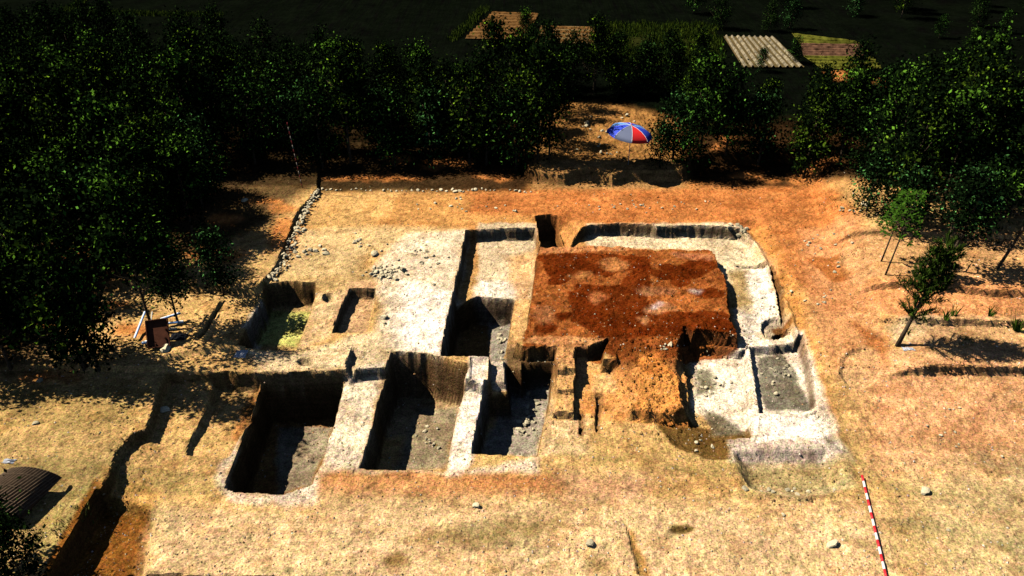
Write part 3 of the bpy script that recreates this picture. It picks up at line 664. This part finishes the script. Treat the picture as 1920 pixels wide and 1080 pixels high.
for o_ in list(bpy.data.objects):
    if o_.parent and o_.name.startswith('crown') and o_.parent.get('label') in ('tall leafy tree with dark trunk behind the pile of tools', 'dark tree with thin trunk nearest the tool pile on its right'): o_.location.z = .75
at_tree(95, 668, 0, .9, 'leafy tree on the terrace edge at the far left')
at_tree(20, 690, 1, .9, 'leafy tree cut by the left border above the sunlit terrace')
at_tree(-60, 700, 0, .95, 'leafy tree outside the left border of the terrace')
at_tree(420, 552, 4, .70, 'small dark tree standing alone west of the green-floored pit')
at_tree(-20, 1075, 5, .75, 'dark leafy bush in the bottom left corner below the woven mat', cat='bush', name='bush')
at_tree(60, 1120, 6, .50, 'dark leafy bush at the bottom edge left of the brown cutting', cat='bush', name='bush')
for px, py, k, sc in [(1760, 50, 2, .4), (1600, 8, 4, .6), (1815, 95, 0, .4), (1300, 4, 2, .7), (1480, 32, 4, .6), (1690, 12, 1, .7), (1880, 40, 2, .4), (985, 78, 0, .55), (1490, 96, 2, .45), (1425, 112, 4, .40)]:
    p = W(px, py + 22, .5); plant_tree(p, k, sc, 'single dim tree standing in the fields beyond the wood', 'field trees beyond the wood')
random.seed(9)
for px_ in (985, 1030, 1075, 1120, 1165, 1210, 1255, 1300):
    p = W(px_ + random.uniform(-8, 8), 184 + random.uniform(-8, 6), .5)
    plant_tree((p[0], p[1], hz(p[0], p[1])), random.choice([1, 3, 5, 6]), random.uniform(.62, .80), 'dark leafy tree in the row closing the back of the umbrella clearing', 'trees closing the back of the clearing')
random.seed(8)
for i in range(12):
    p = W(random.uniform(1290, 1960), random.uniform(-20, 62), .5)
    plant_tree(p, random.choice([5, 6]), random.uniform(.45, .75), 'dim rounded tree in the black hedgerows beyond the banded plot', 'hedgerow trees beyond the plots')
# leaning trees on the eastern terraces
def leaner(px, py, h, lx_, k, sc, label, crownz):
    p = on(px, py); e = empty('young_tree', p); tag(e, label, 'tree')
    ob('trunk', trunk_mesh('trunk', h, .06, (lx_, .02), 5, int(px)), e)
    o = ob('crown', PROT[k][2], e, (lx_ * h * .6, .02, crownz), (0, 0, 1.1 * k), (sc, sc, sc)); return e
leaner(1765, 508, 3.4, .16, 4, .85, 'leafy tree with bare leaning trunk behind the spiky conifer', 1.1)
leaner(1868, 505, 4.2, .20, 0, .8, 'tall leaning tree with long bare trunk near the right border', 1.3)
# saplings with whorls of light-green leaves
def whorl_tree(px, py, h, label, seed, bright, rad=.46, nb=16):
    random.seed(seed); p = on(px, py); e = empty('sapling', p); tag(e, label, 'sapling')
    bm = bmesh.new(); lean = .10
    tube(bm, [(lean * h * t, 0, h * t - .05) for t in (0, .25, .5, .75, 1)], [.032, .028, .022, .016, .008], 6)
    V = []; F = []; K = []
    for i in range(nb * 3):
        t = .42 + .58 * (i + 1) / (nb * 3); z = h * t; a = i * 2.4; L = rad * (1.25 - t) * 1.4
        c = Vector((lean * z + math.cos(a) * L, math.sin(a) * L, z + L * .3))
        tube(bm, [(lean * z, 0, z - .02), c], [.010, .005], 4)
        for j in range(9):
            b = j * .7 + a; d = Vector((math.cos(b) + random.gauss(0, .4), math.sin(b) + random.gauss(0, .4), random.uniform(-.7, .9))).normalized(); s = d.cross(Vector((0, 0, 1))).normalized() * .04
            Lf = random.uniform(.12, .22); q = len(V); m_ = c + d * Lf * .5
            V += [c, m_ + s, c + d * Lf, m_ - s]; F.append((q, q + 1, q + 2, q + 3)); K += [np.array(bright) * random.uniform(.3, 1.3)] * 4
    ob('trunk', bmmesh('trunk', bm, BARK, True), e); ob('crown', mesh('crown', V, F, LEAF, False, np.array(K)), e)
whorl_tree(1652, 490, 2.6, 'left sapling of the bright green pair on the eastern terrace', 3, (.035, .085, .008))
whorl_tree(1660, 515, 3.0, 'front sapling of the bright green pair on the eastern terrace', 4, (.035, .085, .008), .5)
# spiky young conifer
def conifer(px, py):
    random.seed(21); p = on(px, py); h = 3.3; lean = .20; e = empty('conifer', p); tag(e, 'spiky dark conifer leaning right on the lowest eastern terrace', 'tree')
    bm = bmesh.new(); tube(bm, [(lean * h * t, .12 * t, h * t - .05) for t in (0, .2, .4, .6, .8, 1)], [.075, .06, .05, .038, .025, .01], 8)
    V = []; F = []; K = []
    nb = 130
    for i in range(nb):
        t = .30 + .70 * (i / nb); 
        if .36 < t < .46: continue
        z = h * t; a = i * 2.399 + random.uniform(-.3, .3); L = random.uniform(.75, 1.15) * (1.15 - t * .75) * (1.1 if t > .45 else .75); up = random.uniform(.35, .8)
        o0 = Vector((lean * z, .12 * t, z)); d = Vector((math.cos(a), math.sin(a), up)).normalized()
        pts = [o0, o0 + d * L * .5, o0 + d * L + Vector((0, 0, .08))]
        tube(bm, pts, [.016, .011, .004], 4)
        for j in range(60):
            u = .15 + .85 * random.random(); c = pts[0].lerp(pts[2], u); nd = (d * .9 + Vector((random.gauss(0, .7), random.gauss(0, .7), random.gauss(0, .6) + .2))).normalized()
            s = nd.cross(Vector((random.random(), random.random(), 1))).normalized() * .015; Lf = random.uniform(.13, .22); q = len(V)
            V += [c - s, c + s, c + nd * Lf + s * .3, c + nd * Lf - s * .3]; F.append((q, q + 1, q + 2, q + 3)); K += [np.array((.035, .065, .008)) * random.uniform(.25, 1.5)] * 4
    ob('trunk', bmmesh('trunk', bm, BARK, True), e); ob('crown', mesh('crown', V, F, LEAF, False, np.array(K)), e)
conifer(1682, 648)
# weeds
def weed(px, py, h, label, n=14):
    p = on(px, py); grass_patch([p], 'weed', label, [(.10, .16, .02), (.06, .10, .01)], h, n, .08, 'plant', None)
weed(1772, 605, .35, 'tuft of upright green weed left of three along the terrace edge')
weed(1788, 592, .38, 'taller tuft of green weed on the terrace edge, second from the left')
weed(1856, 592, .35, 'tuft of green weed on the terrace edge near a small hollow')
weed(1700, 625, .22, 'single low green weed right beside the leaning conifer')
weed(1905, 620, .4, 'bushy green weed close to the right border', 60)
sp = [tuple(on(px + random.uniform(-25, 25), py + random.uniform(-12, 12))) for (px, py) in [(1880, 590), (1830, 640), (1600, 480), (1820, 490), (130, 990), (160, 960), (60, 1010), (1580, 375), (1560, 385), (30, 740), (500, 560)] for _ in range(6)]
grass_patch(sp, 'grass', 'sparse dry grass scattered round the edges of the dig', [(.16, .16, .04), (.08, .11, .02)], .10, 14, .16)

# ------------------------------------------------------------------ stones
def stone_mesh(seed, mat):
    bm = bmesh.new(); bmesh.ops.create_icosphere(bm, subdivisions=2, radius=1)
    R = random.Random(seed); ax = [Vector((R.gauss(0, 1), R.gauss(0, 1), R.gauss(0, 1))).normalized() for _ in range(7)]
    cut = [R.uniform(.38, .78) for _ in ax]
    for v in bm.verts:
        for a, c in zip(ax, cut):
            d = v.co.dot(a)
            if d > c: v.co -= a * (d - c)
        v.co *= 1 + R.uniform(-.05, .05)
    return bmmesh('stone', bm, mat)
ST = [stone_mesh(i, STONE) for i in range(6)] + [stone_mesh(20 + i, STONEG) for i in range(4)]
random.seed(77)
def stone(p, r, parent=None, label=None, group=None, k=None, flat_=.7):
    k = random.randrange(10) if k is None else k
    o = ob('stone', ST[k], parent, (p[0], p[1], p[2] + r * .25), (random.uniform(-.4, .4), random.uniform(-.4, .4), random.uniform(0, 6.28)), (r * random.uniform(.8, 1.3), r * random.uniform(.7, 1.1), r * flat_ * random.uniform(.8, 1.2)))
    if label: tag(o, label, 'stone', group)
    return o
# low wall of piled stones along the western edge
e = empty('stone_row', on(545, 450)); tag(e, 'long heaped row of pale stones along the western edge of the dig', 'stone wall')
line = [(598, 362), (588, 372), (578, 392), (570, 412), (560, 430), (550, 452), (540, 478), (532, 500), (514, 520), (505, 530)]
PW = [on(*q) for q in line]; tot = 0
for i in range(len(PW) - 1):
    L = (PW[i + 1] - PW[i]).length; n = int(L / .068)
    for j in range(n):
        if tot > 200: break
        t = j / n; c = PW[i].lerp(PW[i + 1], t); wd = .08 + .10 * ((i + t) / 9)
        lay = random.random(); p = Vector((c.x + random.gauss(0, wd * .8), c.y + random.gauss(0, .05), 0))
        off = abs(p.x - c.x); p.z = c.z + max(0, .16 - off * .6) * lay
        o = stone(p, random.uniform(.04, .095), None, k=random.choice([0, 1, 2, 3, 4, 5, 0, 1, 6, 7])); o.parent = e; o.location = o.location - e.location; tot += 1
    # second layer on top
for i in range(80):
    t = random.random() * (len(PW) - 1.01); a = int(t); c = PW[a].lerp(PW[a + 1], t - a)
    o = stone((c.x + random.gauss(0, .06), c.y + random.gauss(0, .03), c.z + .12), random.uniform(.04, .08), None, k=random.choice([0, 1, 2, 3, 4, 5])); o.parent = e; o.location = o.location - e.location
G = 'pale stones lined along the north edge of the stripped ground'
x = 604
while x < 1000:
    if not (705 < x < 715 or 930 < x < 955 or 640 < x < 655):
        stone(on(x, 358 + random.uniform(-3.5, 3)), random.uniform(.04, .12) * random.choice((.7, 1, 1)), None, 'pale stone in the row edging the stripped ground below the north wood', G, random.randrange(6))
    x += random.uniform(5, 12)
for (cx, cy, n, sx, sy, r0, r1, lab, g) in [
    (722, 513, 62, 30, 14, .045, .11, 'grey stone in the tumbled heap on the pale ground west of the deep pit', 'stones of the tumbled heap'),
    (590, 475, 9, 40, 10, .06, .13, 'loose stone on the golden ground just right of the heaped stone row', 'loose stones right of the stone row'),
    (800, 480, 16, 45, 22, .04, .09, 'small loose stone on the whitish ground west of the deep pit', 'loose stones on the whitish ground'),
    (690, 455, 12, 40, 14, .05, .10, 'small loose stone on the slope north of the tumbled heap', 'loose stones north of the heap'),
    (1190, 385, 30, 170, 12, .03, .07, 'small pale stone scattered on the orange ground north of the platform', 'small stones on the orange ground'),
    (880, 385, 16, 110, 18, .04, .08, 'small stone scattered on the golden ground south of the edging row', 'small stones on the golden strip'),
    (1385, 433, 9, 14, 8, .08, .15, 'pale stone in the cluster at the north-east corner of the lowered floor', 'stones at the north-east corner'),
    (1525, 475, 16, 60, 50, .04, .08, 'small stone on the orange ground east of the dug floor', 'small stones east of the dig'),
    (1545, 560, 10, 60, 25, .04, .08, 'small stone on the pink ground right of the eroded slope', 'small stones right of the slope'),
    (985, 790, 26, 22, 38, .05, .12, 'whitish rubble stone on the floor of the easternmost front pit', 'rubble in the easternmost front pit'),
    (940, 640, 14, 12, 40, .05, .10, 'grey rubble stone on the strip of floor along the deep pit', 'rubble along the deep pit'),
    (805, 820, 14, 25, 35, .04, .08, 'small stone on the floor of the middle front pit', 'stones in the middle front pit'),
    (1460, 710, 16, 32, 40, .05, .10, 'flat grey stone bedded in the floor of the shallow eastern pit', 'stones in the shallow eastern pit'),
    (1335, 730, 10, 28, 40, .05, .09, 'pale stone on the floor below the platform face', 'stones below the platform face'),
    (1250, 650, 9, 18, 10, .05, .09, 'pale stone on the ragged front edge of the red platform', 'stones on the platform edge'),
    (1480, 924, 10, 80, 7, .05, .10, 'stone in the line along the slumped edge below the pale bench', 'stones along the slumped edge'),
    (1750, 800, 12, 120, 70, .03, .06, 'small pale stone on the open ground at the right', 'small stones on the open ground right'),
    (1130, 250, 34, 90, 50, .05, .12, 'lump of orange earth or stone in the umbrella clearing', 'lumps in the umbrella clearing'),
    (1600, 395, 6, 30, 10, .06, .11, 'pale stone at the foot of the north-east wood', 'stones at the foot of the wood'),
    (1330, 830, 6, 40, 22, .05, .09, 'pale stone lying in the brown hollow before the bench', 'stones in the brown hollow')]:
    for i in range(n):
        px, py = cx + random.gauss(0, .5) * sx, cy + random.gauss(0, .5) * sy
        stone(on(px, py), random.uniform(r0, r1), None, lab, g)
for px, py, r, lab, k in [(703, 478, .16, 'largest stone on the slope above the tumbled heap', 0), (757, 508, .20, 'big grey stone casting a shadow at the right end of the tumbled heap', 7), (611, 476, .16, 'grey stone on the golden ground left of the tumbled heap', 6),
                          (572, 472, .15, 'stone close beside the heaped stone row', 6), (813, 535, .09, 'lone small stone on the whitish ground', 7), (720, 596, .14, 'larger of two stones right of the slim pit', 1), (722, 607, .08, 'smaller of two stones right of the slim pit', 7),
                          (967, 397, .10, 'paler stone near the north edge left of the black hole', 2), (1734, 923, .13, 'single pale stone right of the lying range pole', 0), (1560, 1022, .15, 'large pale lump of stone left of the lying range pole', 1), (1107, 1020, .11, 'grey upright stone in the open foreground', 8),
                          (893, 949, .09, 'white stone in the middle of the foreground', 0), (1468, 966, .07, 'tiny white stone below the slumped edge', 0), (1778, 994, .06, 'small bluish stone at the lower right', 6), (309, 770, .12, 'white stone on the cutting floor beside the western scarp', 0),
                          (75, 715, .10, 'dark stone on the sunlit terrace at the left', 8), (68, 795, .12, 'dark clod of earth on the left terrace', 8), (312, 655, .20, 'long pale slab lying before the tool pile', 1), (459, 377, .12, 'pale stone on the ground west of the stone row', 0), (1622, 385, .16, 'white stone at the edge of the north-east wood', 0)]:
    stone(on(px, py), r, None, lab, None, k)
# crumbs and pebbles, too many to count
V = []; F = []; K = []
R = np.random.default_rng(4)
base_v = np.array([(1, 0, 0), (0, 1, 0), (-1, 0, 0), (0, -1, 0), (0, 0, .9), (0, 0, -.9)]); base_f = [(0, 1, 4), (1, 2, 4), (2, 3, 4), (3, 0, 4)]
n = 15000; px = R.random(n) * 2300 - 190; py = 360 + (R.random(n) ** .8) * 760; zz = -.3
for i in range(n):
    x, y, _ = W(px[i], py[i], zz)
    if y > 32 or (x < -8 - (y - 20) * .25 and y > 20): continue
    z = hz(x, y); r = .010 + .028 * R.random() ** 3
    if z < -1.0: r *= 1.2
    q = len(V)
    th = R.random() * 6.28; cs, sn = math.cos(th), math.sin(th)
    for b in base_v[:5]:
        j = 1 + R.normal() * .2; V.append((x + (b[0] * cs - b[1] * sn) * r * j, y + (b[0] * sn + b[1] * cs) * r * j, z + b[2] * r * j))
    F += [(q + a, q + b, q + c) for a, b, c in base_f]
    c = np.array([(.50, .42, .28), (.32, .24, .14), (.60, .56, .46), (.42, .26, .12)][R.integers(0, 4)]) * R.uniform(.7, 1.2); K += [c] * 5
o = ob('gravel', mesh('gravel', V, F, SOIL, False, np.array(K))); tag(o, 'loose crumbs of earth and pebbles strewn over the dig', 'gravel', kind='stuff')

random.seed(31); V = []; F = []; K = []; fc_ = [(0, 1, 4), (1, 2, 4), (2, 3, 4), (3, 0, 4), (0, 5, 1), (1, 5, 2), (2, 5, 3), (3, 5, 0)]
def clods(cx, cy, sx, sy, n, r0, r1):
    for i in range(n):
        p = on(cx + random.gauss(0, .5) * sx, cy + random.gauss(0, .5) * sy); r_ = random.uniform(r0, r1) * random.random() ** .5; q = len(V)
        j = min(np.searchsorted(ys, p.y), ny - 1); i2 = min(np.searchsorted(xs, p.x), nx - 1); c = col[j, i2] * random.uniform(.65, 1.15); th = random.random() * 6.28
        for b in base_v:
            s_ = random.uniform(.7, 1.25) * r_; V.append((p.x + (b[0] * math.cos(th) - b[1] * math.sin(th)) * s_, p.y + (b[0] * math.sin(th) + b[1] * math.cos(th)) * s_, p.z + r_ * .2 + b[2] * s_ * .8)); K.append(c)
        F.extend([(q + a, q + b, q + c_) for a, b, c_ in fc_])
for a in [(1235, 725, 90, 90, 260, .03, .10), (1240, 650, 120, 30, 140, .03, .09), (1190, 560, 360, 180, 420, .012, .05), (1465, 560, 60, 200, 200, .02, .07), (1350, 622, 80, 12, 60, .03, .08), (1060, 740, 40, 70, 60, .02, .06), (1310, 810, 110, 60, 130, .02, .06),
          (1500, 920, 180, 30, 170, .02, .06), (1160, 250, 200, 110, 330, .03, .09), (1150, 330, 300, 14, 120, .03, .10), (1750, 690, 220, 10, 120, .03, .08), (1800, 600, 260, 30, 160, .02, .07), (230, 850, 40, 160, 120, .02, .07), (560, 698, 180, 5, 60, .02, .05),
          (1000, 880, 700, 20, 160, .01, .035), (760, 500, 200, 120, 150, .012, .04), (1190, 550, 330, 160, 500, .01, .03), (960, 960, 1500, 160, 600, .008, .028), (1700, 560, 300, 260, 250, .01, .05)]: clods(*a)
tag(ob('clods', mesh('clods', V, F, SOIL, False, np.array(K))), 'crumbly clods of earth broken from the cut edges', 'earth clods', kind='stuff')

# ------------------------------------------------------------------ umbrella
def canopy_mat(name, c): return simple(name, c, .06, 3, .6, .2, .1, 40)
BLUE, LBLUE, GREYC, REDC, WHITEC = [canopy_mat(n, c) for n, c in (('blue_cloth', (.03, .06, .50)), ('light_blue_cloth', (.10, .26, .62)), ('grey_cloth', (.12, .14, .22)), ('red_cloth', (.65, .02, .02)), ('white_cloth', (.7, .7, .72)))]  # grey cloth darkened, its turn away from the sun painted in
METAL = simple('pole_metal', (.5, .5, .5), .1, 5, .4, .5, 0)
ub = on(1178, 308); ue = empty('beach_umbrella', ub); tag(ue, 'open beach umbrella with blue, grey and red panels in the clearing', 'umbrella')
top = Vector((0, 0, 1.80)); tilt = Matrix.Translation(top) @ Matrix.Rotation(math.radians(8), 4, 'Y')
bm = bmesh.new(); tube(bm, [(0, 0, -.2), (0, 0, 1.78)], .016, 8); ob('pole', bmmesh('pole', bm, METAL, True), ue)
pm = [REDC, BLUE, BLUE, LBLUE, LBLUE, LBLUE, GREYC, REDC]
# panel k spans angles a0+k*45 ; -90 deg faces the viewer
order = {0: REDC, 1: BLUE, 2: LBLUE, 3: BLUE, 4: BLUE, 5: LBLUE, 6: BLUE, 7: GREYC}
for k in range(8):
    a0 = math.radians(-92 + 45 * k); a1 = math.radians(-92 + 45 * (k + 1)); bm = bmesh.new(); prev = None
    for i in range(9):
        t = i / 8; r = 1.0 * math.sin(t * 1.25) / math.sin(1.25); z = -.36 * (1 - math.cos(t * 1.25)) / (1 - math.cos(1.25)); row = []
        for j in range(5):
            s_ = j / 4; a = a0 + (a1 - a0) * s_; sag = 1 - .06 * t * math.sin(math.pi * s_)
            row.append(bm.verts.new(tilt @ Vector((r * sag * math.cos(a), r * sag * math.sin(a), z - .02 * t * math.sin(math.pi * s_)))))
        if prev:
            for j in range(4): bm.faces.new((prev[j], row[j], row[j + 1], prev[j + 1]))
        prev = row
    lo = [bm.verts.new(v.co + (tilt.to_3x3() @ Vector((0, 0, -.07)))) for v in prev]          # hanging valance
    for j in range(4): bm.faces.new((prev[j], lo[j], lo[j + 1], prev[j + 1]))
    bmesh.ops.remove_doubles(bm, verts=bm.verts, dist=1e-4)
    nm = {REDC: 'red panel', BLUE: 'blue panel', LBLUE: 'light blue panel', GREYC: 'grey panel'}[order[k]]
    o = ob('canopy_panel', bmmesh('canopy_panel', bm, order[k], True), ue); o['label'] = nm
    bm = bmesh.new(); tube(bm, [tilt @ Vector((math.sin(t * 1.25) / math.sin(1.25) * math.cos(a0), math.sin(t * 1.25) / math.sin(1.25) * math.sin(a0), .006 - .36 * (1 - math.cos(t * 1.25)) / (1 - math.cos(1.25)))) for t in (0, .25, .5, .75, 1)], .009, 5)
    ob('rib', bmmesh('rib', bm, WHITEC), ue)
bm = bmesh.new(); tube(bm, [tilt @ Vector((0, 0, 0)), tilt @ Vector((0, 0, .10))], [.03, .012], 8); ob('finial', bmmesh('finial', bm, REDC), ue)

# ------------------------------------------------------------------ range poles
PR = simple('red_paint', (.62, .02, .03), .12, 10, .5, .3, 0); PWH = simple('white_paint', (.78, .76, .70), .08, 10, .5, .3, 0)
PRD = simple('shaded_red_paint', (.16, .02, .02), .2, 10, .8, .1, 0); PWD = simple('shaded_white_paint', (.26, .22, .18), .2, 10, .8, .1, 0)  # darker copies of the paints, tree shade put into the colour
def range_pole(a, b, nb, label, r=.028, mats=None):
    mats = mats or (PR, PWH)
    a, b = Vector(a), Vector(b); e = empty('range_pole', a); tag(e, label, 'pole')
    for k in range(nb):
        bm = bmesh.new(); p, q = a.lerp(b, k / nb) - a, a.lerp(b, (k + 1) / nb) - a; tube(bm, [p, q], r, 10)
        ob('red_band' if k % 2 == 0 else 'white_band', bmmesh('band', bm, mats[k % 2], True), e)
a, b = Vector(W(1617, 890, -.40)), Vector(W(1669, 1112, -.42)); a.z = hz(a.x, a.y) + .07; b.z = hz(b.x, b.y) + .07
range_pole(a, b, 17, 'red and white banded range pole lying on the ground at the lower right', .032)
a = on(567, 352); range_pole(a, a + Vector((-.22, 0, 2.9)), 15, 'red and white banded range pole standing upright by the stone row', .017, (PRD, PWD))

# ------------------------------------------------------------------ tools and boards by the trees
BLU = simple('blue_painted_wood', (.12, .25, .55), .2, 6, .6, .2); WHW = simple('white_painted_wood', (.75, .75, .74), .12, 6, .6, .2)
RUST = simple('brown_board', (.085, .030, .016), .3, 5, .9, .1); WOOD = simple('pale_wood', (.45, .36, .22), .3, 8, .8, .1)
def board(p0, p1, wd, th, mats, label, z0=.1, z1=.1, name='board'):
    A = on(*p0) + Vector((0, 0, z0)); B = on(*p1) + Vector((0, 0, z1)); e = empty(name, A); tag(e, label, 'board')
    d = (B - A); L = d.length; M = Matrix.Translation((B - A) / 2) @ d.to_track_quat('X', 'Z').to_matrix().to_4x4()
    bm = bmesh.new(); box_bm(bm, L, wd, th, M, .006); ob('plank', bmmesh('plank', bm, mats[0]), e)
    bm = bmesh.new(); box_bm(bm, L * .98, wd * .35, th * .4, M @ Matrix.Translation((0, -wd * .36, th * .68)), .003); ob('stripe_batten', bmmesh('stripe_batten', bm, mats[1]), e)
board((305, 612), (342, 601), .11, .04, (WHW, BLU), 'upper white and blue board of the tool pile', .28, .30)
board((305, 618), (347, 615), .11, .04, (WHW, BLU), 'middle white and blue board of the tool pile', .22, .24)
board((310, 624), (333, 623), .10, .04, (WOOD, WHW), 'short cream board lowest in the tool pile', .14, .14)
board((254, 640), (277, 601), .07, .04, (WHW, BLU), 'white board leaning at the left of the tool pile', .12, .35)
board((268, 648), (281, 645), .14, .05, (WHW, BLU), 'small bluish board end left of the brown sheet', .1, .1)
board((287, 617), (292, 609), .05, .03, (WOOD, WHW), 'short stick poking up behind the brown sheet', .3, .5)
board((352, 632), (364, 622), .05, .03, (WOOD, WOOD), 'thin pale stick right of the tool pile', .12, .16)
p = on(300, 652); e = empty('carrying_tray', p, .25); tag(e, 'brown upright tray leaning in the middle of the tool pile', 'tray')
bm = bmesh.new(); M = Matrix.Translation((0, .25, .36)) @ Matrix.Rotation(math.radians(50), 4, 'X'); box_bm(bm, .62, .85, .03, M, .004); ob('tray_base', bmmesh('tray_base', bm, RUST), e)
for sx, sy, lx_, ly_ in ((-.31, 0, .03, .85), (.31, 0, .03, .85), (0, .42, .62, .03), (0, -.42, .62, .03)):
    bm = bmesh.new(); box_bm(bm, lx_, ly_, .10, M @ Matrix.Translation((sx, sy, .05)), .004); ob('tray_side', bmmesh('tray_side', bm, RUST), e)
def lumpy_sheet(px, py, w_, d_, h_, mat, name, label, cat, seed):
    p = on(px, py); Rr = random.Random(seed); bm = bmesh.new(); n = 8; vs_ = []
    for i in range(n):
        vs_.append([bm.verts.new(((i / (n - 1) - .5) * w_ + Rr.uniform(-.02, .02), (j / (n - 1) - .5) * d_ + Rr.uniform(-.02, .02), h_ * math.sin(math.pi * i / (n - 1)) * math.sin(math.pi * j / (n - 1)) + Rr.uniform(0, .3) * h_ + .01)) for j in range(n)])
    for i in range(n - 1):
        for j in range(n - 1): bm.faces.new((vs_[i][j], vs_[i + 1][j], vs_[i + 1][j + 1], vs_[i][j + 1]))
    r = bmesh.ops.solidify(bm, geom=bm.faces[:], thickness=.006)
    o = ob(name, bmmesh(name, bm, mat), None, p); tag(o, label, cat)
PAPER = simple('white_paper', (.78, .80, .88), .1, 8, .7, .2); CLOTHB = simple('dark_cloth', (.02, .022, .03), .3, 8, .9, .1)
lumpy_sheet(1703, 655, .36, .16, .04, PAPER, 'paper_scrap', 'crumpled white paper scrap at the foot of the conifer', 'paper', 1)
lumpy_sheet(17, 866, .30, .16, .07, PAPER, 'paper_scrap', 'white crumpled scrap on top edge of the woven mat', 'paper', 2)
lumpy_sheet(335, 633, .5, .35, .14, CLOTHB, 'sack', 'dark sack lying under the white and blue boards', 'sack', 3)
lumpy_sheet(452, 665, .35, .35, .10, PAPER, 'plastic_sheet', 'crumpled bluish plastic at the corner of the green-floored pit', 'plastic sheet', 4)

# ------------------------------------------------------------------ woven mat draped over a heap, bottom left
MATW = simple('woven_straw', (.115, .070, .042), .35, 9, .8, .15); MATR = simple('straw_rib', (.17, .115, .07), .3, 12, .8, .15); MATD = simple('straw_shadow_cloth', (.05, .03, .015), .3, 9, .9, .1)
A = on(12, 985); e = empty('woven_mat', A, .0); tag(e, 'brown woven mat bulging over a heap in the bottom left', 'mat'); e.scale = (1.25, .98, 1.35)
# outline: ridge end at right top, hangs down to the right; an oblique half barrel 1.9 m long
def mp(u, v):      # u along the ribs (up slope), v across the barrel
    ang = math.radians(-8 + 170 * v); rad = .62 - .10 * u
    x = -.35 + rad * 1.15 * -math.cos(ang) + .38 * u; yy = -.05 + 1.45 * u - .22 * math.sin(ang) * u; z = rad * 1.0 * math.sin(ang) * (.80 + .25 * u)
    return Vector((x, yy, max(z, -.25)))
bm = bmesh.new(); nu, nv = 14, 24; g = [[bm.verts.new(mp(i / nu, j / nv)) for j in range(nv + 1)] for i in range(nu + 1)]
for i in range(nu):
    for j in range(nv): bm.faces.new((g[i][j], g[i][j + 1], g[i + 1][j + 1], g[i + 1][j]))
bmesh.ops.solidify(bm, geom=bm.faces[:], thickness=.02)
ob('mat_sheet', bmmesh('mat_sheet', bm, MATW, True), e)
for k in range(30):
    bm = bmesh.new(); v = (k + .5) / 30
    tube(bm, [mp(t, min(1, max(0, v + .10 * (t - .5)))) + Vector((0, 0, .012)) for t in (0, .2, .4, .6, .8, 1)], .007, 4); ob('straw_rib', bmmesh('straw_rib', bm, MATR), e)
for k in range(3):
    bm = bmesh.new(); u = .2 + .3 * k
    tube(bm, [mp(u, t / 12) + Vector((0, 0, .028)) for t in range(13)], .007, 4); ob('binding_cord', bmmesh('binding_cord', bm, MATR), e)
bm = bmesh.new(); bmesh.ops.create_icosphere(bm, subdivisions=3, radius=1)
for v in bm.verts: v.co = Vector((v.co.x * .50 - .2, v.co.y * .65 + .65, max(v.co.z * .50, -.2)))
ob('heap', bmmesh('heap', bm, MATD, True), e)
print('objects', len(bpy.data.objects))
